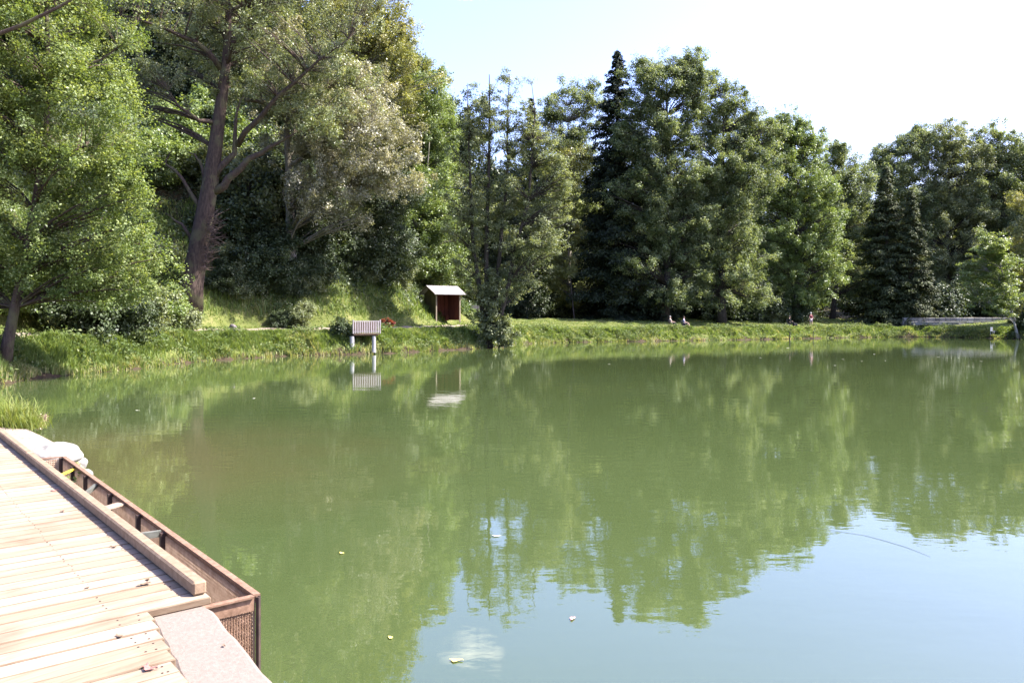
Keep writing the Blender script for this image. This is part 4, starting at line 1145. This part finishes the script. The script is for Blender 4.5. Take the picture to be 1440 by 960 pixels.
# ------------------------------------------------------------------ slatted platform on concrete legs
M['grey_wood'] = solid_mat('weathered_pinkish_wood', (.23, .195, .195), (.36, .315, .315), 10, .85, .2, (1, 1, .2))
M['dark_wood'] = solid_mat('dark_wood', (.05, .032, .022), (.13, .085, .06), 8, .85, .2)
d = 54.0
c = at(515, 468, d); pf = empty('viewing_platform', (c[0], d, 0), 'slatted timber platform on two pale concrete legs at the edge of the left bank', 'platform', rz=math.radians(28))
def L(px, py, dy=0.0):
    q = at(px, py, d); return Vector(((q[0] - c[0]) * 1.13, dy, q[2]))
q = MB(); q.beam(L(497.5, 451.5), L(533.5, 451.5), .05, .06); q.beam(L(498, 466), L(533, 466), .045, .05)
q.build('rails', M['grey_wood'], pf)
for x_ in (498.5, 533.0):
    q = MB(); q.beam(L(x_, 449.3, .0), L(x_, 469, .0), .075, .075); q.build('corner_post', M['grey_wood'], pf)
for i in range(11):
    x_ = 501.3 + i * 2.9
    q = MB(); q.beam(L(x_, 452, -.032), L(x_, 468.6, -.032), .075, .02, up=(1, 0, 0)) if False else q.box((L(x_, 452, -.032) + L(x_, 468.4, -.032)) / 2, .078, .02, .78)
    q.build('slat', M['grey_wood'], pf)
q = MB(); q.box(L(515.5, 469.8, 1.0), 1.80, 2.1, .07); q.box(L(515.5, 471.3, .2), 1.7, .1, .10); q.box(L(515.5, 471.3, 1.6), 1.7, .1, .10); q.build('platform_deck', M['dark_wood'], pf)
q = MB(); q.box(L(515.5, 460, .30), 1.66, .03, .70); q.build('gap_shade_panel', M['dark_wood'], pf)  # dark panel added to stand for the shadow seen between the slats
q = MB(); q.beam(L(498.5, 451.8, .05), L(498.5, 451.8, 2.0), .05, .05); q.beam(L(498.5, 460, .05), L(498.5, 460, 2.0), .03, .05); q.beam(L(498.5, 451, 2.0), L(498.5, 469, 2.0), .07, .07); q.build('side_rail', M['dark_wood'], pf)
for x_, y0, w in ((497.5, 486, .30), (525.5, 486, .27)):
    q = MB(); z1 = L(x_, 472.5).z; z0 = L(x_, 496).z
    q.lathe((L(x_, 0).x, .12, 0), [(w / 2 + .03, z0), (w / 2 + .01, z0 + .3), (w / 2, z1)], 12); q.build('leg', M['grey_concrete'], pf, smooth=False)
# ------------------------------------------------------------------ boulder beside the path
g = ground_at(327, 51.8); o = stone_mesh('path_boulder', (.27, .24, .26), 21, M['stone_grey'], 3, .16); o.location = (g[0], g[1], g[2] + .18)
tag(o, 'dark mottled lump of stone standing beside the path on the left bank', 'stone')

# ------------------------------------------------------------------ open shelter
M['red_wood'] = solid_mat('red_brown_boards', (.075, .022, .018), (.15, .046, .036), 6, .8, .2, (1, 1, .2), usetint=True)
M['moss_wood'] = solid_mat('mossy_boards', (.055, .045, .020), (.11, .092, .042), 5, .9, .2, (1, 1, .25), usetint=True)
M['post_wood'] = solid_mat('pale_post', (.16, .125, .09), (.27, .22, .165), 8, .8, .2, (1, 1, .2))
M['roof'] = solid_mat('pale_sheet_roof', (.25, .23, .22), (.36, .335, .325), 3, .7, .1)
d = 70.6
g = ground_at(613, d)
TH = math.radians(33)
shl = empty('open_shelter', g, 'small open fronted wooden shelter with a pale sheet roof on the grass behind the bank', 'shelter', rz=0)
fx = np.array([math.cos(TH), math.sin(TH), 0]); fy = np.array([-math.sin(TH), math.cos(TH), 0])   # along the front, into the shelter
def S_(x, y, z): return Vector(tuple(fx * x + fy * y + np.array([0, 0, z])))
Wd, Dp, Hh, Rg = 2.45, 2.30, 2.42, 3.0
def boards(p0, dirv, length, zb, ztop, nrm, mat, name):
    q = MB(); n = int(length / .14); r = R_(int(length * 100) + len(name))
    for i in range(n):
        t = (i + .5) * length / n; top = ztop(t)
        cc = Vector(p0) + Vector(tuple(dirv)) * t
        q.box(cc + Vector((0, 0, (zb + top) / 2)), length / n - .008, .022, top - zb, dirv, nrm, (0, 0, 1), tint=float(np.clip(.5 + .25 * r.normal(), 0, 1)))
    return q.build(name, mat, shl)
gable = lambda t: Hh + (Rg - Hh) * (1 - abs(t / Dp - .5) * 2) - .05
boards(S_(0, 0, 0), fy, Dp, .12, gable, fx, M['moss_wood'], 'side_wall')
boards(S_(Wd, .05, 0), fy, Dp, .05, gable, fx, M['red_wood'], 'side_wall')
boards(S_(.03, Dp - .03, 0), fx, Wd - .06, .05, lambda t: Hh - .02, fy, M['red_wood'], 'back_wall')
boards(S_(.03, .035, 0), fy, Dp - .12, .12, lambda t: Hh - .1, fx, M['red_wood'], 'side_lining')
for x_ in (.02, Wd - .04):
    q = MB(); q.beam(S_(x_, -.02, -.1), S_(x_, -.02, Hh), .11, .11, up=tuple(fy)); q.build('post', M['post_wood'], shl)
q = MB(); q.beam(S_(-.1, -.02, Hh + .03), S_(Wd + .1, -.02, Hh + .03), .09, .12); q.build('front_beam', M['dark_wood'], shl)
q = MB(); q.beam(S_(.1, Dp - .4, .48), S_(Wd - .1, Dp - .4, .48), .40, .04)
q.beam(S_(.3, Dp - .4, .46), S_(.3, Dp - .4, 0), .3, .05, up=tuple(fy)); q.beam(S_(Wd - .3, Dp - .4, .46), S_(Wd - .3, Dp - .4, 0), .3, .05, up=tuple(fy)); q.beam(S_(.1, .3, .62), S_(.1, Dp - .2, .62), .06, .05); q.build('inner_bench', M['red_wood'], shl)
def roof_slope(y0, z0, y1, z1, name):
    q = MB(); n = 26; x0, x1 = -.38, Wd + .38
    vs = []
    for i in range(n * 4 + 1):
        x_ = x0 + (x1 - x0) * i / (n * 4); wv = .018 * math.sin(i * math.pi / 2)
        for (y_, z_) in ((y0, z0), (y1, z1)):
            vs.append(S_(x_, y_, z_ + wv)); vs.append(S_(x_, y_, z_ + wv - .03))
    fs = []
    for i in range(n * 4):
        o_ = i * 4; p_ = o_ + 4
        fs += [(o_, p_, p_ + 2, o_ + 2), (o_ + 1, o_ + 3, p_ + 3, p_ + 1), (o_, o_ + 1, p_ + 1, p_), (o_ + 2, p_ + 2, p_ + 3, o_ + 3)]
    fs += [(0, 2, 3, 1), (n * 16, n * 16 + 1, n * 16 + 3, n * 16 + 2)]
    q.add(vs, fs); return q.build(name, M['roof'], shl)
sl_ = (Rg - Hh) / (Dp / 2)
roof_slope(-.50, Hh + .13 - sl_ * .50 + .06, Dp / 2, Rg + .16, 'roof')
roof_slope(Dp / 2 + .004, Rg + .155, Dp + .35, Hh + .13 - sl_ * .35, 'roof')
q = MB(); q.beam(S_(-.36, -.46, Hh - .08), S_(-.36, Dp / 2, Rg + .085), .03, .13); q.beam(S_(-.36, Dp / 2, Rg + .085), S_(-.36, Dp + .3, Hh - .0), .03, .13); q.build('barge_boards', M['dark_wood'], shl)

# weathered bench in the shade behind the alder
g = ground_at(663, 80); bn = empty('park_bench', g, 'weathered grey bench in the shade between the shelter and the alder', 'bench')
q = MB(); [q.beam((-.75, .02 + i * .13, .45), (.75, .02 + i * .13, .45), .11, .035) for i in range(3)]; q.build('seat', M['grey_wood'], bn)
q = MB(); [q.beam((-.75, .42 + i * .02, .68 + i * .17), (.75, .42 + i * .02, .68 + i * .17), .03, .12) for i in range(2)]; q.build('backrest', M['grey_wood'], bn)
for x_ in (-.6, .6):
    q = MB(); q.beam((x_, .02, 0), (x_, .02, .43), .06, .06, up=(0, 1, 0)); q.beam((x_, .40, 0), (x_, .46, .9), .06, .06, up=(0, 1, 0)); q.beam((x_, .0, .41), (x_, .42, .41), .05, .05); q.build('leg', M['dark_wood'], bn)

# stepped stone wall behind the right end of the far bank
M['wall_stone'] = solid_mat('pale_wall_stone', (.17, .16, .145), (.32, .305, .285), 4, .95, .5, usetint=True)
wl = empty('stone_wall', ground_at(1345, 100), 'low stepped wall of pale stone blocks behind the right end of the far bank', 'wall')
w0 = Vector(ground_at(1345, 100)); r = R_(140)
for ci, (yo, zt, nm) in enumerate(((0.0, .48, 'lower_course'), (.85, .95, 'upper_course'))):
    q = MB(); x_ = -6.5
    while x_ < 7.3:
        L_ = .5 + .5 * r.rand()
        for k in range(2):
            hh = zt / 2
            q.box((x_ + L_ / 2 + (.2 if k else 0), yo + r.normal() * .02, hh * (k + .5) - .1), L_ - .03, .5, hh - .02, ch=.03, tint=float(np.clip(.5 + .25 * r.normal(), 0, 1)))
        x_ += L_
    q.build(nm, M['wall_stone'], wl)

# pale garden seat in front of the wall
M['white_paint'] = solid_mat('dull_white', (.62, .62, .60), (.74, .74, .72), 5, .6)
g = ground_at(1397, 93); cs = empty('garden_seat', g, 'small white garden seat on the grass below the shaded right part of the stone wall', 'seat', rz=.5)
q = MB(); q.box((0, 0, .42), .48, .45, .04, ch=.01); q.build('seat', M['white_paint'], cs)
q = MB(); [q.box((-.2 + i * .1, .23, .66), .06, .03, .44) for i in range(5)]; q.box((0, .23, .86), .5, .04, .06); q.build('backrest', M['white_paint'], cs)
for x_ in (-.2, .2):
    for y_ in (-.19, .2):
        q = MB(); q.beam((x_, y_, 0), (x_, y_, .40), .045, .045, up=(0, 1, 0)); q.build('leg', M['white_paint'], cs)

# stakes at the waterline
M['stake'] = solid_mat('wet_dark_wood', (.02, .016, .012), (.06, .045, .035), 8, .7)
for px, py, h_, r_, lab in ((1110.5, 477, .85, .07, 'dark wooden stake at the waterline below the seated angler in black'), (1143.5, 476, .85, .05, 'thin grey stake at the waterline below the standing person')):
    q0 = on_z(px, py, 0); q = MB(); q.tube([(0, 0, -.6), (.01, 0, h_ * .5), (.03, .01, h_)], [r_, r_ * .95, r_ * .8], 8); o = q.build('mooring_stake', M['stake']); o.location = q0; tag(o, lab, 'stake')
# ------------------------------------------------------------------ people and their gear
M['skin'] = solid_mat('skin', (.42, .26, .19), (.50, .33, .25), 4, .6)
def cloth(name, c): return solid_mat(name, tuple(k * .85 for k in c), tuple(min(1, k * 1.15) for k in c), 20, .9)
M['c_grey'] = cloth('light_grey_cloth', (.46, .44, .42)); M['c_lilac'] = cloth('lilac_cloth', (.46, .43, .60)); M['c_black'] = cloth('black_cloth', (.015, .015, .02))
M['c_dred'] = cloth('dark_red_cloth', (.12, .02, .03)); M['c_navy'] = cloth('dark_trousers', (.03, .028, .045)); M['c_pale'] = cloth('pale_shorts', (.44, .34, .36)); M['c_white'] = cloth('white_cap', (.62, .60, .58))
M['hair'] = solid_mat('brown_hair', (.03, .02, .014), (.07, .045, .03), 20, .7); M['hair_grey'] = solid_mat('grey_hair', (.24, .23, .22), (.36, .35, .33), 20, .7)
M['c_redbrown'] = cloth('red_brown_canvas', (.17, .05, .045)); M['c_dgreen'] = cloth('dark_green_canvas', (.03, .045, .03)); M['metal'] = solid_mat('dark_tube', (.05, .05, .055), (.10, .10, .11), 10, .5)

def skin_obj(name, chains, mat, parent, sub=1):
    vs = []; es = []; rad = []; key = {}
    for ch in chains:
        prev = None
        for (p, r) in ch:
            k = tuple(round(q, 4) for q in p)
            if k not in key:
                key[k] = len(vs); vs.append(p); rad.append(r)
            i = key[k]
            if prev is not None and prev != i: es.append((prev, i))
            prev = i
    me = bpy.data.meshes.new(name); me.from_pydata(vs, es, []); me.materials.append(mat)
    o = link(name, me, parent)
    o.modifiers.new('Skin', 'SKIN').use_smooth_shade = True
    sv = me.skin_vertices[0].data
    for i, r in enumerate(rad):
        sv[i].radius = (r, r) if not isinstance(r, tuple) else r
        sv[i].use_root = (i == 0)
    s = o.modifiers.new('Sub', 'SUBSURF'); s.levels = sub; s.render_levels = sub
    return o

def head(parent, base, yaw, mats, cap=False):
    import bmesh
    def blob(name, mat, f, par=parent):
        bm = bmesh.new(); bmesh.ops.create_uvsphere(bm, u_segments=20, v_segments=14, radius=1)
        for v in bm.verts: v.co = Vector(f(v.co))
        me = bpy.data.meshes.new(name); bm.to_mesh(me); bm.free()
        for p in me.polygons: p.use_smooth = True
        me.materials.append(mat); return link(name, me, par)
    def R3(p): return (base[0] + p[0] * math.cos(yaw) - p[1] * math.sin(yaw), base[1] + p[0] * math.sin(yaw) + p[1] * math.cos(yaw), base[2] + p[2])
    # hair or cap shells; the face looks along +x before yaw
    if cap:
        blob('cap', mats['hat'], lambda c: R3((c.x * .105 - .005, c.y * .088, .055 + max(c.z, -.1) * .085)))
        q = MB(); q.lathe(R3((.06, 0, .05)), [(.09, 0), (.09, .012)], 14); q.build('cap_brim', mats['hat'], parent)
    blob('hair', mats['hair'], lambda c: R3((c.x * .098 - .022, c.y * .084, .03 + c.z * (.098 if c.z > 0 else .075))))

def person_body(parent, J, mats, yaw, sleeves='short', seated=True):
    """J: joint positions; one continuous skin body with face and fingers, clothes as children"""
    hip, chest, neck, hd = J['hip'], J['chest'], J['neck'], J['head']
    cy, sy = math.cos(yaw), math.sin(yaw)
    fwd = Vector((cy, sy, 0)); lat = Vector((-sy, cy, 0))
    V_ = lambda p: Vector(p)
    ch = [[(tuple(hip), .125), (tuple(V_(hip).lerp(V_(chest), .5)), .12), (tuple(chest), .135), (tuple(neck), .055), (tuple(V_(neck).lerp(V_(hd), .5)), .06), (tuple(hd), .085), (tuple(V_(hd) + Vector((0, 0, .085))), .062)],
          [(tuple(hd), .085), (tuple(V_(hd) + fwd * .088 + Vector((0, 0, -.012))), .022)]]
    for s in (1, -1):
        sh = V_(chest) + lat * (.175 * s) + Vector((0, 0, .06))
        el, wr = V_(J['elbow'][0 if s > 0 else 1]), V_(J['wrist'][0 if s > 0 else 1])
        dh = (wr - el).normalized(); pal = wr + dh * .06
        ch.append([(tuple(chest), .135), (tuple(sh), .062), (tuple(el), .044), (tuple(wr), .030), (tuple(pal), .034)])
        sd = dh.cross(Vector((0, 0, 1)));
        if sd.length < .1: sd = Vector((1, 0, 0))
        sd.normalize(); nd = sd.cross(dh)
        for i, L in enumerate((.068, .078, .074, .058)):
            b0 = pal + sd * (.021 * (i - 1.5)); k1 = b0 + dh * (.03 + L * .4); k2 = k1 + (dh * .75 - nd * .6).normalized() * L * .6
            ch.append([(tuple(pal), .034), (tuple(k1), .009), (tuple(k2), .007)])
        th = wr + dh * .025 + sd * (.035); ch.append([(tuple(pal), .034), (tuple(th + sd * .02 + dh * .02), .010), (tuple(th + sd * .02 + dh * .05), .008)])
        hp = V_(hip) + lat * (.09 * s) + Vector((0, 0, -.03)); kn, an = V_(J['knee'][0 if s > 0 else 1]), V_(J['ankle'][0 if s > 0 else 1])
        toe = an + fwd * .17 + Vector((0, 0, -.05))
        ch.append([(tuple(hip), .125), (tuple(hp), .09), (tuple(hp.lerp(kn, .5)), .078), (tuple(kn), .056), (tuple(kn.lerp(an, .35)), .058), (tuple(an), .038), (tuple(toe), .032)])
    skin_obj('body', ch, M['skin'], parent)
    # clothes over the same joints
    sc = [[(tuple(V_(hip) + Vector((0, 0, .02))), .145), (tuple(V_(hip).lerp(V_(chest), .5)), .14), (tuple(chest), .155), (tuple(V_(chest).lerp(V_(neck), .7)), .085)]]
    for s in (1, -1):
        sh = V_(chest) + lat * (.178 * s) + Vector((0, 0, .06)); el = V_(J['elbow'][0 if s > 0 else 1]); wr = V_(J['wrist'][0 if s > 0 else 1])
        c = [(tuple(chest), .155), (tuple(sh), .078), (tuple(sh.lerp(el, .6)), .066)]
        if sleeves == 'long': c += [(tuple(el), .058), (tuple(el.lerp(wr, .9)), .042)]
        sc.append(c)
    skin_obj('shirt', sc, mats['shirt'], parent)
    tr = []
    for s in (1, -1):
        hp = V_(hip) + lat * (.09 * s) + Vector((0, 0, -.03)); kn, an = V_(J['knee'][0 if s > 0 else 1]), V_(J['ankle'][0 if s > 0 else 1])
        c = [(tuple(V_(hip) + Vector((0, 0, .01))), .138), (tuple(hp), .104), (tuple(hp.lerp(kn, .55)), .092)]
        c += [(tuple(hp.lerp(kn, .85)), .082)] if mats.get('short') else [(tuple(kn), .072), (tuple(kn.lerp(an, .9)), .056)]
        tr.append(c)
    skin_obj('shorts' if mats.get('short') else 'trousers', tr, mats['legs'], parent)
    head(parent, tuple(hd), yaw, mats, cap='hat' in mats)
    # eyes and mouth
    e = MB()
    for s in (1, -1): e.lathe(tuple(V_(hd) + fwd * .082 + lat * (.032 * s) + Vector((0, 0, .012))), [(.001, -.007), (.009, 0), (.001, .007)], 8)
    e.build('eyes', M['hair'], parent)

def folding_chair(loc, label, mat, rz, h=.34):
    c = empty('folding_chair', loc, label, 'chair', rz=rz)
    q = MB(); q.box((0, 0, h), .46, .48, .025, ch=.006); q.build('seat', mat, c)
    q = MB(); q.box((-.27, 0, h + .30), .03, .48, .42, (.95, 0, -.25), (0, 1, 0), (.25, 0, .95), ch=.006); q.build('backrest', mat, c)
    for s in (1, -1):
        q = MB(); q.tube([(.24, s * .25, .0), (-.22, s * .25, h), (-.36, s * .25, h + .52)], .014, 6); q.build('leg', M['metal'], c)
        q = MB(); q.tube([(-.24, s * .23, .0), (.24, s * .23, h)], .014, 6); q.build('leg', M['metal'], c)
    return c

def seated(px, d, label, clabel, mats, seat_mat, rz, sleeves, recline=-.12, hseat=.34):
    g = ground_at(px, d)
    folding_chair(g, clabel, seat_mat, rz, hseat)
    p = empty('person', g, label, 'person', rz=rz)
    z = hseat + .14
    J = dict(hip=(-.06, 0, z), chest=(-.06 + recline, 0, z + .40), neck=(-.05 + recline, 0, z + .55), head=(-.02 + recline, 0, z + .70),
             elbow=[(.05, .27, z + .18), (.05, -.27, z + .18)], wrist=[(.26, .16, z + .16), (.26, -.16, z + .16)],
             knee=[(.40, .11, z + .06), (.42, -.11, z + .06)], ankle=[(.52, .12, .08), (.56, -.12, .08)])
    person_body(p, J, mats, 0.0, sleeves)
    return p
seated(944.5, 86, 'person in a pale grey top sitting in the red brown low chair', 'red brown low folding chair under the person in the pale grey top',
       dict(shirt=M['c_grey'], legs=M['c_navy'], hair=M['hair_grey']), M['c_redbrown'], -.15, 'short')
seated(962.5, 85.5, 'person in a lilac shirt sitting in a dark low chair', 'dark low folding chair under the person in the lilac shirt',
       dict(shirt=M['c_lilac'], legs=M['c_navy'], hair=M['hair'], short=True), M['c_dgreen'], -.1, 'short', -.02)
seated(1110.5, 94.6, 'person dressed in black sitting at the far water edge near the standing person', 'black low folding chair under the person dressed in black',
       dict(shirt=M['c_black'], legs=M['c_black'], hair=M['hair']), M['c_black'], -.2, 'long', .02)
g = ground_at(1140.5, 95.6)
p = empty('person', g, 'person standing on the far bank in a dark red top, pale shorts and light cap', 'person', rz=1.9)
J = dict(hip=(0, 0, .93), chest=(.01, 0, 1.30), neck=(.01, 0, 1.47), head=(.03, 0, 1.61), elbow=[(-.05, .28, 1.10), (-.03, -.28, 1.10)], wrist=[(.08, .30, .88), (.10, -.28, .90)],
         knee=[(.04, .11, .50), (.0, -.12, .50)], ankle=[(.02, .13, .08), (-.08, -.14, .08)])
person_body(p, J, dict(shirt=M['c_dred'], legs=M['c_pale'], hair=M['hair_grey'], hat=M['c_white'], short=True), 0.0, 'short')
# tackle box and rods beside the angler in black
g = ground_at(1118, 94.6); tb = empty('tackle_box', g, 'dark tackle box on the grass right of the person dressed in black', 'box')
q = MB(); q.box((0, 0, .2), .5, .34, .36, ch=.02); q.build('body', M['c_navy'], tb); q = MB(); q.box((0, 0, .405), .52, .36, .045, ch=.012); q.build('lid', M['metal'], tb); q = MB(); q.tube([(-.12, 0, .42), (-.10, 0, .48), (.10, 0, .48), (.12, 0, .42)], .012, 6); q.build('handle', M['metal'], tb)
g = Vector(ground_at(1112, 94)); rd = empty('fishing_rod', g, 'thin fishing rod held out over the water by the person dressed in black', 'rod')
q = MB(); q.tube([(-.12, .55, .62), (.35, -.8, 1.05), (1.2, -3.2, 1.75)], [.014, .009, .004], 6); q.build('blank', M['metal'], rd)
q = MB(); q.tube([(-.16, .66, .585), (-.05, .36, .68)], [.018, .018], 8); q.lathe((-.02, .27, .62), [(.03, -.03), (.035, 0), (.03, .03)], 10); q.build('grip', M['hair'], rd)

# ------------------------------------------------------------------ sky, sun, camera
AZ, EL = math.radians(87), math.radians(50)
w = bpy.data.worlds.new('World'); SC.world = w; w.use_nodes = True
nt = w.node_tree; nt.nodes.clear()
out = nt.nodes.new('ShaderNodeOutputWorld'); bg = nt.nodes.new('ShaderNodeBackground')
sky = nt.nodes.new('ShaderNodeTexSky'); sky.sky_type = 'NISHITA'; sky.sun_disc = False
sky.sun_elevation = EL; sky.sun_rotation = AZ; sky.air_density = 1.2; sky.dust_density = 2.5; sky.ozone_density = 5.0
bg.inputs['Strength'].default_value = 0.13
# one small fair weather cloud above the frame
tc = nt.nodes.new('ShaderNodeTexCoord')
cd = Vector((-66 / F, 1, 474 / F)).normalized()
df = nt.nodes.new('ShaderNodeVectorMath'); df.operation = 'SUBTRACT'; nt.links.new(tc.outputs['Generated'], df.inputs[0]); df.inputs[1].default_value = cd
ms = nt.nodes.new('ShaderNodeVectorMath'); ms.operation = 'MULTIPLY'; nt.links.new(df.outputs[0], ms.inputs[0]); ms.inputs[1].default_value = (24, 24, 40)
ln = nt.nodes.new('ShaderNodeVectorMath'); ln.operation = 'LENGTH'; nt.links.new(ms.outputs[0], ln.inputs[0])
cn = noise(nt, 22, 6, tc.outputs['Generated'], .6)
cm = math_n(nt, 'SUBTRACT', math_n(nt, 'MULTIPLY_ADD', cn.outputs[0], 2.4, -0.3), ln.outputs['Value'])
cr = ramp(nt, [(0.0, (0, 0, 0)), (0.9, (1, 1, 1))], cm)
skyc = mix_rgb(nt, sky.outputs[0], (1.03, .91, 1.14), 1.0, 'MULTIPLY')
mixc = mix_rgb(nt, skyc, (7.6, 7.5, 7.9), cr.outputs[0])
nt.links.new(mixc, bg.inputs['Color']); nt.links.new(bg.outputs[0], out.inputs[0])

sun = bpy.data.lights.new('sun', 'SUN'); sun.energy = 5.0; sun.angle = math.radians(.53); sun.color = (1.0, .955, .88)
so = bpy.data.objects.new('sun', sun); COL.objects.link(so)
dv = Vector((math.sin(AZ) * math.cos(EL), math.cos(AZ) * math.cos(EL), math.sin(EL)))
so.rotation_euler = (-dv).to_track_quat('-Z', 'Y').to_euler(); so.location = (60, -20, 60)

cam = bpy.data.cameras.new('camera'); co = bpy.data.objects.new('camera', cam); COL.objects.link(co)
cam.sensor_width = 36.0; cam.lens = 36.0 * F / 1440; cam.shift_y = -36.0 / 1440
cam.clip_start = .05; cam.clip_end = 3000
co.location = (0, 0, EYE); co.rotation_euler = (math.pi / 2, 0, 0)
SC.camera = co
SC.view_settings.view_transform = 'Standard'; SC.view_settings.look = 'None'; SC.view_settings.gamma = 1.0
SC.view_settings.exposure = 2.0
SC.render.engine = 'CYCLES'
cy = SC.cycles
cy.max_bounces = 7; cy.diffuse_bounces = 3; cy.glossy_bounces = 3; cy.transmission_bounces = 4; cy.transparent_max_bounces = 8
cy.caustics_reflective = False; cy.caustics_refractive = False; cy.sample_clamp_indirect = 6
cy.use_denoising = True
